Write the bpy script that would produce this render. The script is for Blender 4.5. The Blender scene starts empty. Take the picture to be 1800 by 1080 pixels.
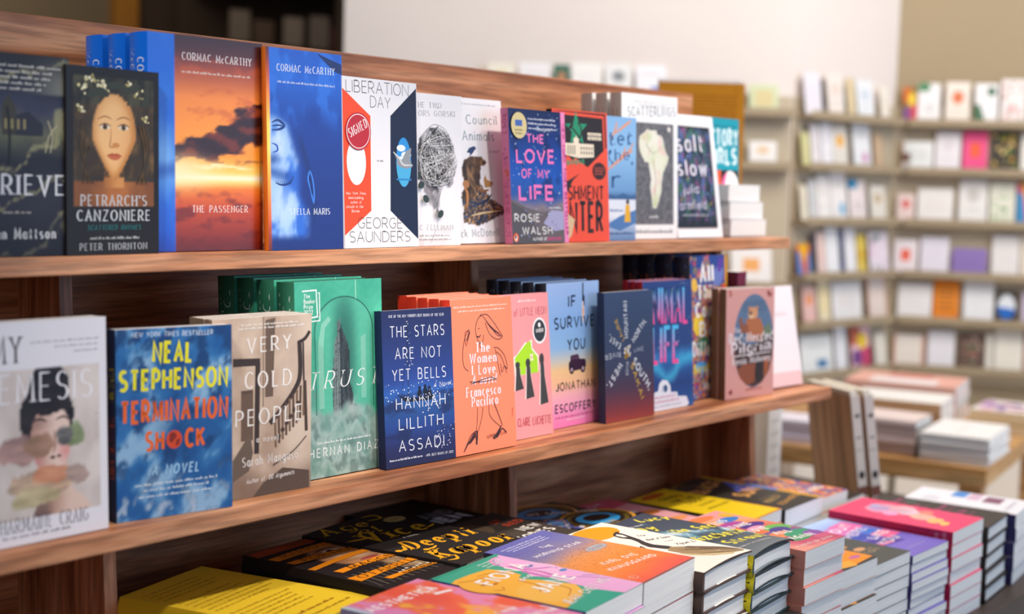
import bpy, math, random
from mathutils import Vector, Matrix, noise
import numpy as np
sc = bpy.context.scene
COL = sc.collection
R_ = math.radians
rnd = random.Random(7)

# ------------------------------------------------------------------ camera
CAMZ = 1.45
cd = bpy.data.cameras.new('camera'); cam = bpy.data.objects.new('camera', cd); COL.objects.link(cam)
cd.lens = 50.0; cd.sensor_width = 36.0; cd.sensor_fit = 'HORIZONTAL'
cam.matrix_world = Matrix(((0.63695, 0.05016, -0.76927, 0.0), (-0.77032, 0.08007, -0.63261, 0.0), (0.02987, 0.99553, 0.08964, CAMZ), (0, 0, 0, 1)))
cd.dof.use_dof = True; cd.dof.focus_distance = 1.80; cd.dof.aperture_fstop = 2.8; cd.dof.aperture_blades = 9
cd.clip_start = 0.05; cd.clip_end = 60
sc.camera = cam

# ------------------------------------------------------------------ world, lamps, exposure
sc.view_settings.view_transform = 'Standard'; sc.view_settings.look = 'None'
sc.view_settings.exposure = 0.0; sc.view_settings.gamma = 1.0; sc.view_settings.use_curve_mapping = False
wd = bpy.data.worlds.new('shop_ambient'); sc.world = wd; wd.use_nodes = True
bg = wd.node_tree.nodes['Background']; bg.inputs[0].default_value = (0.95, 0.93, 1.0, 1); bg.inputs[1].default_value = 0.08

def lamp(kind, name, loc, target, energy, color, size=0.1, spot=60, blend=0.6, size_y=None):
    l = bpy.data.lights.new(name, kind); o = bpy.data.objects.new(name, l); COL.objects.link(o)
    o.location = loc
    o.rotation_euler = (Vector(target) - Vector(loc)).to_track_quat('-Z', 'Y').to_euler()
    l.energy = energy; l.color = color
    if kind == 'AREA':
        l.size = size
        if size_y: l.shape = 'RECTANGLE'; l.size_y = size_y
    else:
        l.shadow_soft_size = size
    if kind == 'SPOT': l.spot_size = R_(spot); l.spot_blend = blend
    return o
WARM = (1.0, 0.88, 0.76); COOL = (0.46, 0.68, 1.0); NEUT = (1.0, 0.93, 0.86)
# track spots in the ceiling, in front of and above the display; the last one is added
lamp('SPOT', 'spine_fill_spot', (1.15, -0.25, 3.05), (1.14, 1.12, 0.95), 165, WARM, 0.05, 33, 0.8)
lamp('SPOT', 'spine_fill_spot', (1.80, 0.42, 3.05), (1.78, 1.40, 1.45), 80, WARM, 0.05, 52, 0.7)
lamp('SPOT', 'spine_fill_spot', (2.45, 0.45, 3.05), (2.20, 1.30, 1.35), 74, WARM, 0.05, 54, 0.7)
lamp('SPOT', 'spine_fill_spot', (-0.45, 0.35, 3.0), (1.06, 1.34, 1.50), 130, (1.0, 0.95, 0.9), 0.05, 15, 0.5)  # added narrow spot to brighten the blue spines
# daylight and mall light through the open shop front
lamp('AREA', 'shop_front_daylight', (4.2, -3.2, 2.0), (2.1, 1.1, 0.9), 92, COOL, 3.6, size_y=2.4)
lamp('AREA', 'shop_front_glow', (-2.4, -1.0, 2.3), (1.4, 1.3, 1.2), 20, (0.80, 0.86, 1.0), 2.4, size_y=2.0)
# ceiling panels over the card corner and the aisle, then an added passage light
lamp('AREA', 'ceiling_panel_lamp', (3.7, 0.5, 3.3), (4.9, 2.1, 1.0), 88, NEUT, 1.8)
lamp('AREA', 'ceiling_panel_lamp', (2.9, 2.7, 3.3), (3.9, 3.2, 1.5), 12, NEUT, 1.2)
lamp('AREA', 'passage_fill', (3.0, 4.7, 3.2), (3.6, 5.8, 1.6), 14, WARM, 0.8)  # added light that lifts the dark passage walls

# ------------------------------------------------------------------ colours and materials
def s2l(c):
    if isinstance(c, str):
        c = c.lstrip('#'); c = tuple(int(c[i:i + 2], 16) / 255 for i in (0, 2, 4))
    return tuple((x / 12.92 if x <= 0.04045 else ((x + 0.055) / 1.055) ** 2.4) for x in (max(0, min(1, v)) for v in c))
def hx(c):
    if isinstance(c, str):
        c = c.lstrip('#'); return tuple(int(c[i:i + 2], 16) / 255 for i in (0, 2, 4))
    return c
def mix(a, b, t):
    a, b = hx(a), hx(b); t = max(0.0, min(1.0, t)); return tuple(x + (y - x) * t for x, y in zip(a, b))
def ramp(t, *st):
    if t <= st[0][0]: return hx(st[0][1])
    for (t0, c0), (t1, c1) in zip(st, st[1:]):
        if t <= t1: return mix(c0, c1, (t - t0) / (t1 - t0 + 1e-9))
    return hx(st[-1][1])
def sm(a, b, x):
    t = max(0.0, min(1.0, (x - a) / (b - a))); return t * t * (3 - 2 * t)
def fb(x, y, z=0.0, o=4):
    return noise.fractal(Vector((x, y, z)), 1.0, 2.0, o)

def inpoly(u, v, P):
    r = False; j = len(P) - 1
    for i in range(len(P)):
        (a, b), (c, d) = P[i], P[j]
        if (b > v) != (d > v) and u < (c - a) * (v - b) / (d - b) + a: r = not r
        j = i
    return r
def smear(u, v, cu, cv, ru, rv, seed, w=.35):
    return math.hypot((u - cu) / ru + w * fb(u * 9, v * 9, seed), (v - cv) / rv + w * fb(u * 9, v * 9, seed + 5))

def new_mat(name):
    m = bpy.data.materials.new(name); m.use_nodes = True
    nt = m.node_tree; b = nt.nodes['Principled BSDF']; return m, nt, b
def print_mat(name, rough, bump=0.0):
    m, nt, b = new_mat(name)
    a = nt.nodes.new('ShaderNodeAttribute'); a.attribute_name = 'Col'
    nz = nt.nodes.new('ShaderNodeTexNoise'); nz.inputs['Scale'].default_value = 300
    mr = nt.nodes.new('ShaderNodeMapRange'); mr.inputs[3].default_value = rough - 0.06; mr.inputs[4].default_value = rough + 0.06
    nt.links.new(a.outputs['Color'], b.inputs['Base Color'])
    nt.links.new(nz.outputs[0], mr.inputs[0]); nt.links.new(mr.outputs[0], b.inputs['Roughness'])
    b.inputs['Specular IOR Level'].default_value = 0.35
    return m
M_PRINT = print_mat('printed_cover_stock', 0.48)
M_GLOSS = print_mat('glossy_cover_stock', 0.30)
def paper_mat(name, base, dark):
    m, nt, b = new_mat(name)
    tc = nt.nodes.new('ShaderNodeTexCoord'); mp = nt.nodes.new('ShaderNodeMapping')
    mp.inputs['Scale'].default_value = (3, 900, 3)
    nz = nt.nodes.new('ShaderNodeTexNoise'); nz.inputs['Scale'].default_value = 1.0; nz.inputs['Detail'].default_value = 3
    cr = nt.nodes.new('ShaderNodeValToRGB')
    cr.color_ramp.elements[0].position = 0.25; cr.color_ramp.elements[0].color = (*s2l(dark), 1)
    cr.color_ramp.elements[1].position = 0.6; cr.color_ramp.elements[1].color = (*s2l(base), 1)
    nt.links.new(tc.outputs['Object'], mp.inputs[0]); nt.links.new(mp.outputs[0], nz.inputs['Vector'])
    nt.links.new(nz.outputs[0], cr.inputs[0]); nt.links.new(cr.outputs[0], b.inputs['Base Color'])
    b.inputs['Roughness'].default_value = 0.8
    return m
M_PAGE = paper_mat('book_pages', '#ecebe8', '#d2d0ce')
M_CREAM = paper_mat('cream_pages', '#efe9dc', '#d8d0c0')
def wood_mat(name, axis, c0, c1, c2, scale=1.0, rough=0.46):
    m, nt, b = new_mat(name)
    tc = nt.nodes.new('ShaderNodeTexCoord'); mp = nt.nodes.new('ShaderNodeMapping')
    s = [26.0, 26.0, 26.0]; s['xyz'.index(axis)] = 1.6
    mp.inputs['Scale'].default_value = [v * scale for v in s]
    n1 = nt.nodes.new('ShaderNodeTexNoise'); n1.inputs['Scale'].default_value = 1.0; n1.inputs['Detail'].default_value = 6; n1.inputs['Distortion'].default_value = 0.8
    n2 = nt.nodes.new('ShaderNodeTexNoise'); n2.inputs['Scale'].default_value = 7.0; n2.inputs['Detail'].default_value = 4
    cr = nt.nodes.new('ShaderNodeValToRGB'); e = cr.color_ramp.elements
    e[0].position = 0.36; e[0].color = (*s2l(c0), 1); e[1].position = 0.64; e[1].color = (*s2l(c2), 1)
    k = e.new(0.5); k.color = (*s2l(c1), 1)
    mx = nt.nodes.new('ShaderNodeMix'); mx.data_type = 'RGBA'; mx.blend_type = 'MULTIPLY'; mx.inputs[0].default_value = 0.8
    n3 = nt.nodes.new('ShaderNodeMapRange'); n3.inputs[1].default_value = 0.38; n3.inputs[2].default_value = 0.56; n3.inputs[3].default_value = 0.55; n3.inputs[4].default_value = 1.0
    nt.links.new(tc.outputs['Object'], mp.inputs[0])
    nt.links.new(mp.outputs[0], n1.inputs['Vector']); nt.links.new(mp.outputs[0], n2.inputs['Vector'])
    nt.links.new(n1.outputs[0], cr.inputs[0]); nt.links.new(cr.outputs[0], mx.inputs[6]); nt.links.new(n2.outputs[0], n3.inputs[0]); nt.links.new(n3.outputs[0], mx.inputs[7])
    nt.links.new(mx.outputs[2], b.inputs['Base Color'])
    b.inputs['Roughness'].default_value = rough; b.inputs['Specular IOR Level'].default_value = 0.35
    return m
WAL = ('#8c5233', '#bd7d55', '#dba078')
M_WX = wood_mat('walnut_lengthwise', 'x', *WAL)
M_WZ = wood_mat('walnut_upright', 'z', *WAL)
M_OAK = wood_mat('oak_table', 'y', '#b98650', '#cf9d63', '#dcb07a', 0.7)
M_KRAFT = wood_mat('kraft_board', 'z', '#c09670', '#cca47e', '#d6b08c', 0.3, 0.8)
def plain(name, c, rough=0.6, amp=0.06, scale=8.0, metal=0.0):
    m, nt, b = new_mat(name)
    nz = nt.nodes.new('ShaderNodeTexNoise'); nz.inputs['Scale'].default_value = scale; nz.inputs['Detail'].default_value = 4
    cr = nt.nodes.new('ShaderNodeValToRGB'); l = s2l(c)
    cr.color_ramp.elements[0].color = (*[v * (1 - amp) for v in l], 1); cr.color_ramp.elements[0].position = 0.3
    cr.color_ramp.elements[1].color = (*[min(1, v * (1 + amp)) for v in l], 1); cr.color_ramp.elements[1].position = 0.7
    tc = nt.nodes.new('ShaderNodeTexCoord'); nt.links.new(tc.outputs['Object'], nz.inputs['Vector'])
    nt.links.new(nz.outputs[0], cr.inputs[0]); nt.links.new(cr.outputs[0], b.inputs['Base Color'])
    b.inputs['Roughness'].default_value = rough; b.inputs['Metallic'].default_value = metal
    return m

# ------------------------------------------------------------------ object helpers
def link(o, parent=None):
    COL.objects.link(o)
    if parent: o.parent = parent
    return o
def thing(name, label, cat, loc=(0, 0, 0), rot=(0, 0, 0), group=None):
    o = bpy.data.objects.new(name, None); o.empty_display_size = 0.05
    o.location = loc; o.rotation_euler = rot; link(o)
    o['label'] = label; o['category'] = cat
    if group: o['group'] = group
    return o
def tag(o, label, cat, group=None):
    o['label'] = label; o['category'] = cat
    if group: o['group'] = group
    return o
def dup(root, loc, rot, label, group=None):
    r = root.copy(); COL.objects.link(r); r.location = loc; r.rotation_euler = rot; r['label'] = label
    if group: r['group'] = group
    for ch in list(root.children):
        c = ch.copy(); COL.objects.link(c); c.parent = r
        for g in list(ch.children):
            d = g.copy(); COL.objects.link(d); d.parent = c
    return r

class MB:
    """collects polygons with a colour per vertex and builds ONE mesh object"""
    def __init__(s): s.v = []; s.f = []; s.c = []; s.m = []
    def face(s, pts, col, mi=0):
        n = len(s.v); s.v += [tuple(p) for p in pts]
        if isinstance(col, list): s.c += col
        else: s.c += [s2l(col)] * len(pts)
        s.f.append(tuple(range(n, n + len(pts)))); s.m.append(mi)
    def grid(s, P, C, mi=0, flip=False):
        ny = len(P); nx = len(P[0]); n = len(s.v)
        for j in range(ny):
            for i in range(nx): s.v.append(tuple(P[j][i])); s.c.append(C[j][i])
        for j in range(ny - 1):
            for i in range(nx - 1):
                a = n + j * nx + i; q = (a, a + 1, a + nx + 1, a + nx)
                s.f.append(q[::-1] if flip else q); s.m.append(mi)
    def box(s, x0, y0, z0, x1, y1, z1, col='#ffffff', mi=0):
        p = [(x0, y0, z0), (x1, y0, z0), (x1, y1, z0), (x0, y1, z0), (x0, y0, z1), (x1, y0, z1), (x1, y1, z1), (x0, y1, z1)]
        n = len(s.v); s.v += p; s.c += [s2l(col)] * 8
        for q in ((0, 3, 2, 1), (4, 5, 6, 7), (0, 1, 5, 4), (1, 2, 6, 5), (2, 3, 7, 6), (3, 0, 4, 7)):
            s.f.append(tuple(n + i for i in q)); s.m.append(mi)
    def build(s, name, mats, parent=None, bevel=0.0, smooth=False):
        me = bpy.data.meshes.new(name); me.from_pydata(s.v, [], s.f)
        for m in (mats if isinstance(mats, (list, tuple)) else [mats]): me.materials.append(m)
        me.polygons.foreach_set('material_index', s.m)
        at = me.color_attributes.new('Col', 'FLOAT_COLOR', 'POINT')
        at.data.foreach_set('color', np.array([(*c, 1.0) for c in s.c], dtype=np.float32).ravel())
        me.update()
        if smooth: me.polygons.foreach_set('use_smooth', [True] * len(me.polygons))
        o = link(bpy.data.objects.new(name, me), parent)
        if bevel:
            b = o.modifiers.new('edge', 'BEVEL'); b.width = bevel; b.segments = 2; b.limit_method = 'ANGLE'
        return o

# ------------------------------------------------------------------ lettering: pen strokes on a 10-unit cap height
GL = {
'A': (8, '0,0 4,10 8,0;1.5,3.6 6.5,3.6'), 'B': (7, '0,0 0,10 3.4,10 a3.4,7.6,2.6,2.4,90,-90 0,5.2;3.4,5.2 a3.8,2.6,3,2.6,90,-90 0,0'),
'C': (7.4, 'a4.3,5,4.3,5,45,315'), 'D': (7.8, '0,0 0,10 3,10 a3,5,4.8,5,90,-90 0,0'), 'E': (5.8, '5.8,10 0,10 0,0 5.8,0;0,5.2 5,5.2'),
'F': (5.6, '5.8,10 0,10 0,0;0,5.2 5,5.2'), 'G': (8, 'a4.3,5,4.3,5,45,322 7.8,4.7 4.8,4.7'), 'H': (7.4, '0,0 0,10;7.4,0 7.4,10;0,5.2 7.4,5.2'),
'I': (0, '0,0 0,10'), 'J': (5, '5,10 5,3 a2.5,3,2.5,3,0,-160'), 'K': (7, '0,0 0,10;6.8,10 0,4.2;2.3,6 7.2,0'), 'L': (5.2, '0,10 0,0 5.4,0'),
'M': (9.4, '0,0 0.5,10 4.7,2 8.9,10 9.4,0'), 'N': (7.8, '0,0 0,10 7.8,0 7.8,10'), 'O': (9, 'a4.5,5,4.5,5,90,450'),
'P': (6.4, '0,0 0,10 3.4,10 a3.4,7.2,3,2.8,90,-90 0,4.4'), 'Q': (9, 'a4.5,5,4.5,5,90,450;5.4,2.6 8.6,-1'),
'R': (6.9, '0,0 0,10 3.4,10 a3.4,7.2,3,2.8,90,-90 0,4.4;3,4.4 6.9,0'), 'S': (6.4, 'a3.3,7.5,3,2.5,40,270 a3.3,2.5,3.2,2.5,90,-140'),
'T': (7, '0,10 7,10;3.5,10 3.5,0'), 'U': (7.4, '0,10 0,3.6 a3.7,3.6,3.7,3.6,180,360 7.4,10'), 'V': (8, '0,10 4,0 8,10'),
'W': (11, '0,10 2.7,0 5.5,9 8.3,0 11,10'), 'X': (7.5, '0,0 7.5,10;0,10 7.5,0'), 'Y': (7.6, '0,10 3.8,4.8 7.6,10;3.8,4.8 3.8,0'), 'Z': (7, '0,10 7,10 0,0 7,0'),
'a': (5.4, 'a2.7,3.2,2.7,3.2,0,360;5.4,6.4 5.4,0'), 'b': (5.5, '0,0 0,10;a2.75,3.2,2.75,3.2,0,360'), 'c': (4.9, 'a2.9,3.2,2.9,3.2,50,310'),
'd': (5.5, '5.5,0 5.5,10;a2.75,3.2,2.75,3.2,0,360'), 'e': (5.6, '0.1,3.4 5.6,3.4 a2.8,3.2,2.8,3.2,4,310'), 'f': (3.4, '3.8,9.6 a3,8,1.6,2,70,180 1.4,0;0,6.3 3.4,6.3'),
'g': (5.5, 'a2.75,3.2,2.75,3.2,0,360;5.5,6.4 5.5,-1 a2.75,-1,2.75,2.3,0,-150'), 'h': (5.2, '0,0 0,10;0,3.6 a2.6,3.8,2.6,2.7,180,0 5.2,0'),
'i': (0, '0,0 0,6.4;0,8.4 0,9.6'), 'j': (1, '1,6.4 1,-1.5 a-.6,-1.5,1.6,1.6,0,-100;1,8.4 1,9.6'), 'k': (5, '0,0 0,10;4.8,6.4 0,2.6;1.8,4.1 5,0'), 'l': (0, '0,0 0,10'),
'm': (8, '0,0 0,6.4;0,3.8 a2,4.2,2,2.3,180,0 4,0;4,3.8 a6,4.2,2,2.3,180,0 8,0'), 'n': (5, '0,0 0,6.4;0,3.8 a2.5,3.9,2.5,2.6,180,0 5,0'), 'o': (5.8, 'a2.9,3.2,2.9,3.2,90,450'),
'p': (5.5, '0,-3.5 0,6.4;a2.75,3.2,2.75,3.2,0,360'), 'q': (5.5, '5.5,-3.5 5.5,6.4;a2.75,3.2,2.75,3.2,0,360'), 'r': (3.3, '0,0 0,6.4;0,3.6 a2.4,3.8,2.4,2.6,180,60'),
's': (4.4, 'a2.3,4.8,2.1,1.7,40,270 a2.3,1.6,2.2,1.55,90,-140'), 't': (3.6, '1.4,9 1.4,1.6 a2.9,1.6,1.5,1.6,180,280;0,6.3 3.6,6.3'), 'u': (5, '0,6.4 0,2.6 a2.5,2.6,2.5,2.6,180,360 5,6.4;5,2 5,0'),
'v': (5.2, '0,6.4 2.6,0 5.2,6.4'), 'w': (7.6, '0,6.4 1.9,0 3.8,6 5.7,0 7.6,6.4'), 'x': (5, '0,0 5,6.4;0,6.4 5,0'), 'y': (5.4, '0,6.4 2.7,0;5.4,6.4 1.6,-3.2'), 'z': (4.8, '0,6.4 4.8,6.4 0,0 4.8,0'),
'0': (6.4, 'a3.2,5,3.2,5,90,450'), '2': (6, '0,8 a3,7.3,3,2.7,165,-20 0,0 6,0'), '&': (8, '8,0 1.6,8 a3.2,8.2,1.7,1.8,190,-10 1,3.4 a3,2.5,2.8,2.5,170,320 7.6,5'),
'.': (0, '0,0 0,1'), ',': (.6, '.6,1 0,-1.5'), "'": (0, '0,10 0,7.5'), '-': (3.5, '0,4 3.5,4'), '*': (9, 'a4.5,5,4.5,5,90,450;4,11.2 5.6,13'), '/': (5, '0,0 5,10'), ':': (0, '0,0 0,1;0,5 0,6'), '"': (1.5, '0,10 0,7.5;1.5,10 1.5,7.5'),
}
_gc = {}
def glyph(ch):
    if ch in _gc: return _gc[ch]
    w, d = GL.get(ch, (3.5, ''))
    out = []
    for st in d.split(';'):
        pts = []
        for tk in st.split():
            if tk[0] == 'a':
                cx, cy, rx, ry, a0, a1 = (float(x) for x in tk[1:].split(','))
                n = max(4, int(abs(a1 - a0) / 24))
                pts += [(cx + rx * math.cos(R_(a0 + (a1 - a0) * i / n)), cy + ry * math.sin(R_(a0 + (a1 - a0) * i / n))) for i in range(n + 1)]
            else:
                pts.append(tuple(float(x) for x in tk.split(',')))
        if len(pts) > 1: out.append(pts)
    _gc[ch] = (w, out); return _gc[ch]
def ribbon(pts, hw):
    """left/right outline of a polyline; hw(dx,dy,i) gives the half width"""
    n = len(pts); L = []; Rr = []
    seg = []
    for i in range(n - 1):
        dx, dy = pts[i + 1][0] - pts[i][0], pts[i + 1][1] - pts[i][1]; l = math.hypot(dx, dy) or 1e-9
        seg.append((dx / l, dy / l))
    for i in range(n):
        a = seg[max(0, i - 1)]; b = seg[min(n - 2, i)]
        nx, ny = -(a[1] + b[1]), a[0] + b[0]; l = math.hypot(nx, ny)
        if l < 0.3: nx, ny, l = -b[1], b[0], 1.0
        nx /= l; ny /= l
        k = max(0.5, nx * -b[1] + ny * b[0])
        h = 0.5 * (hw(*a, i) + hw(*b, i)) / k
        L.append((pts[i][0] + nx * h, pts[i][1] + ny * h)); Rr.append((pts[i][0] - nx * h, pts[i][1] - ny * h))
    return L, Rr

class Art:
    """flat print on a panel of W x H metres; u,v run 0..1; P maps (u,v,lift) to the panel in 3-D"""
    STEP = 1.2e-5; frozen = False
    def __init__(s, mb, W, H, P, hs=None): s.mb = mb; s.W = W; s.H = H; s.P = P; s.k = 0; s.hs = hs or H
    def up(s):
        if not s.frozen: s.k += 1
        return s.k * s.STEP
    def poly(s, pts, col):
        z = s.up(); s.mb.face([s.P(u, v, z) for u, v in pts], col)
    def rect(s, u0, v0, u1, v1, col): s.poly([(u0, v0), (u1, v0), (u1, v1), (u0, v1)], col)
    def ell(s, cu, cv, ru, rv, col, n=28, a0=0, a1=360, rot=0.0):
        c, q = math.cos(R_(rot)), math.sin(R_(rot)); pts = []
        for i in range(n):
            a = R_(a0 + (a1 - a0) * i / n); x, y = ru * s.W * math.cos(a), rv * s.H * math.sin(a)
            pts.append((cu + (x * c - y * q) / s.W, cv + (x * q + y * c) / s.H))
        s.poly(pts, col)
    def ring(s, cu, cv, ru, rv, wid, col, a0=0, a1=360, n=36):
        s.line([(cu + ru * math.cos(R_(a0 + (a1 - a0) * i / n)), cv + rv * math.sin(R_(a0 + (a1 - a0) * i / n))) for i in range(n + 1)], wid, col, 0)
    def line(s, pts, wid, col, smooth=4, taper=False):
        """a stroke; wid in fractions of W"""
        p = [(u * s.W, v * s.H) for u, v in pts]
        if smooth and len(p) > 2:
            q = []
            for i in range(len(p) - 1):
                p0, p1, p2, p3 = p[max(0, i - 1)], p[i], p[i + 1], p[min(len(p) - 1, i + 2)]
                for k in range(smooth):
                    t = k / smooth
                    q.append(tuple(0.5 * (2 * b + (c - a) * t + (2 * a - 5 * b + 4 * c - d) * t * t + (3 * b - a - 3 * c + d) * t ** 3) for a, b, c, d in zip(p0, p1, p2, p3)))
            p = q + [p[-1]]
        n = len(p); h = wid * s.W / 2
        L, Rr = ribbon(p, (lambda dx, dy, i: h * (0.25 + 0.75 * math.sin(math.pi * (i + .3) / (n - .4)))) if taper else (lambda dx, dy, i: h))
        z = s.up()
        for i in range(n - 1):
            s.mb.face([s.P(a / s.W, b / s.H, z) for a, b in (L[i], L[i + 1], Rr[i + 1], Rr[i])], col)
    def text(s, txt, u0, v0, u1, v1, h, col, w=0.8, c=1.0, serif=0, slant=0.0, track=2.0, cols=None):
        """lettering fitted between two baseline points; h = cap height as a fraction of H; the pen keeps its weight when the word is condensed"""
        x0, y0, x1, y1 = u0 * s.W, v0 * s.H, u1 * s.W, v1 * s.H
        L = math.hypot(x1 - x0, y1 - y0); dx, dy = (x1 - x0) / L, (y1 - y0) / L
        sy = h * s.hs / 10; n = len(txt); track += 0.9 * (serif > 0)
        ws_ = [4.6 if ch == ' ' else glyph(ch)[0] for ch in txt]
        asp = max(0.22, (L / sy - n * w) / (sum(ws_) + (n - 1) * track + n * w)); ws = w * (0.5 + 0.5 * min(1.25, asp)); z = s.up(); pen = ws
        for ch, gw in zip(txt, ws_):
            for st in (glyph(ch)[1] if ch != ' ' else ()):
                q = [(p[0] * asp + pen, p[1]) for p in st]
                Lf, Rt = ribbon(q, lambda ddx, ddy, i: ws * (c + (1 - c) * ddy * ddy))
                quads = [(Lf[i], Lf[i + 1], Rt[i + 1], Rt[i]) for i in range(len(q) - 1)]
                if serif:
                    for e, nb in ((q[0], q[1]), (q[-1], q[-2])):
                        if abs(e[1] - nb[1]) > 0.6 * abs(e[0] - nb[0]) and min(abs(e[1] - t) for t in (0, 10, 6.4, -3.5)) < 0.05:
                            k = (1.0 + ws * 0.9) * serif * min(1.0, asp + .2); t = 0.28 + 0.12 * ws
                            yy = e[1] if e[1] > 1 else e[1] + t
                            quads.append(((e[0] - k, yy), (e[0] + k, yy), (e[0] + k, yy - t * 1.4), (e[0] - k, yy - t * 1.4)))
                for qd in quads:
                    uv = [((x0 + (X + Y * slant) * sy * dx - Y * sy * dy) / s.W, (y0 + (X + Y * slant) * sy * dy + Y * sy * dx) / s.H) for X, Y in qd]
                    s.mb.face([s.P(u, v, z) for u, v in uv], col if cols is None else [s2l(cols(p[1] / 10)) for p in qd])
            pen += gw * asp + track * asp + 2 * ws
    def greek(s, u0, u1, v, h, col, seed=0, u_dash=0.06):
        """a line of print too small to read"""
        r = random.Random(seed + int(v * 997)); u = u0; z = s.up()
        while u < u1 - 0.01:
            l = min(u1 - u, u_dash * (0.4 + r.random())); k = u
            while k < u + l:
                e = min(u + l, k + u_dash * 0.16); hh = h * r.choice((0.6, 0.62, 0.66, 1.0))
                s.mb.face([s.P(*p, z) for p in ((k, v), (e, v), (e, v + hh), (k, v + hh))], col); k = e + u_dash * 0.06
            u += l + u_dash * 0.22
    def dots(s, n, u0, v0, u1, v1, r, cols, seed=1, asp=1.0):
        q = random.Random(seed); z = s.up()
        for _ in range(n):
            u, v = u0 + q.random() * (u1 - u0), v0 + q.random() * (v1 - v0); k = r * (0.5 + q.random()); cl = q.choice(cols)
            s.mb.face([s.P(u + k * math.cos(t), v + k * asp * s.W / s.H * math.sin(t), z) for t in (0.3, 1.4, 2.6, 3.7, 5.0)], cl)

# ------------------------------------------------------------------ books
def bend_cover(me, W, H, ct, bd):
    """let the front cover bow: slice the flat print finely, then lift its vertices"""
    import bmesh
    bm = bmesh.new(); bm.from_mesh(me)
    for ax, L, cuts in ((2, H, (.03, .06, .09, .12, .16, .2, .25, .3, .4, .55, .7, .85, .9, .95)), (0, W, (.1, .2, .3, .4, .5, .6, .7, .8, .86, .92, .96))):
        for t in cuts:
            fs = [f for f in bm.faces if all(v.co.y <= ct + 1e-5 and v.co.x >= -1e-7 for v in f.verts)]
            g = set(fs)
            for f in fs: g.update(f.edges); g.update(f.verts)
            co = Vector((0, 0, 0)); co[ax] = t * L; no = Vector((0, 0, 0)); no[ax] = 1
            bmesh.ops.bisect_plane(bm, geom=list(g), dist=1e-6, plane_co=co, plane_no=no)
    for v in bm.verts:
        if v.co.y <= ct + 1e-5 and v.co.x >= -1e-7: v.co.y -= bd(max(0, min(1, v.co.x / W)), max(0, min(1, v.co.z / H)))
    bm.to_mesh(me); bm.free(); me.update()
def make_book(name, label, W, H, T, art, spine='#dddddd', back=None, kind='paper', base='#ffffff', nx=6, ny=8, gloss=False, bend=None, spine_art=None, pages=None, inner=None, cat='book', group=None):
    """local axes: x across the cover from the spine, z up the cover, y through the thickness (front cover at y = 0)"""
    root = thing(name, label, cat, group=group)
    hard = kind == 'hard'; ct = 0.0025 if hard else 0.0007; ins = 0.003 if hard else 0.0
    mb = MB(); bd = bend or (lambda u, v: 0.0)
    P = lambda u, v, k: (u * W, -k, v * H)
    us = [i / nx for i in range(nx + 1)]; vs = [j / ny for j in range(ny + 1)]
    bf = base if callable(base) else (lambda u, v: base)
    C = [[s2l(bf(u, v)) for u in us] for v in vs]
    mb.grid([[P(u, v, 0) for u in us] for v in vs], C)
    ic = s2l(inner or '#e8e4de'); cx = [0, .2, .4, .6, .8, 1]; cz = [0, .1, .25, .5, .75, 1]
    mb.grid([[P(u, v, -ct) for u in cx] for v in cz], [[ic] * 6] * 6, flip=True)
    edge = [(u, 0) for u in us] + [(1, v) for v in vs[1:]] + [(u, 1) for u in us[::-1][1:]] + [(0, v) for v in vs[::-1][1:]]
    for a, b in zip(edge, edge[1:]):
        mb.face([P(*a, 0), P(*a, -ct), P(*b, -ct), P(*b, 0)], inner or mix(bf(min(.99, a[0]), min(.99, a[1])), '#888888', .25))
    # spine (slightly rounded on hardcovers) and back board
    rb = min(0.0035, T * 0.14) if hard else 0.0004
    S = lambda u, v, k: (-k - rb * math.sin(math.pi * max(0, min(1, u))), T * (1 - u), v * H)
    sp = spine if callable(spine) else (lambda u, v: spine)
    su = [i / 6 for i in range(7)]
    mb.grid([[S(u, v, 0) for u in su] for v in vs], [[s2l(sp(u, v)) for u in su] for v in vs])
    mb.grid([[(ct, T * (1 - u), v * H) for u in (0, 1)] for v in (0, 1)], [[ic] * 2] * 2, flip=True)
    bk = back or (spine if not callable(spine) else '#dddddd')
    mb.box(0, T - ct, 0, W, T, H, bk)
    for z in (0, H):
        for a, b in zip(su, su[1:]):
            mb.face([S(a, z / H, 0), S(b, z / H, 0), (ct, T * (1 - b), z), (ct, T * (1 - a), z)], bk)
    if art: art(Art(mb, W, H, P))
    if spine_art: spine_art(Art(mb, T, H, S, T))
    cv = mb.build('cover', M_GLOSS if gloss else M_PRINT, root)
    if bend: bend_cover(cv.data, W, H, ct, bd)
    # page block: thin leaves whose edges are not perfectly flush
    pg = MB(); r = random.Random(len(name) + int(W * 1e4)); n = max(3, int((T - 2 * ct) / 0.0035)); y0 = ct + 0.0001; dy = (T - 2 * ct - 0.0002) / n
    for i in range(n):
        cv = (0.0022 * math.sin(math.pi * (i + .5) / n)) if hard else 0
        j = 0.0001 * r.random()
        pg.box(ct + .0005, y0 + i * dy, ins + j, W - ins - 0.0004 - cv - 0.00015 * r.random(), y0 + (i + 1) * dy, H - ins - j - 0.0003)
    pg.build('page_block', pages or M_PAGE, root)
    return root
def stand(b, x, y, z, yaw, lean, T=0.0, back=0.0):
    """leave a book leaning back on a shelf; back pushes it that far behind the first copy"""
    a = R_(yaw); b.location = (x - math.sin(a) * back, y + math.cos(a) * back, z + T * math.sin(R_(lean))); b.rotation_euler = (-R_(lean), 0, a); return b
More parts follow.
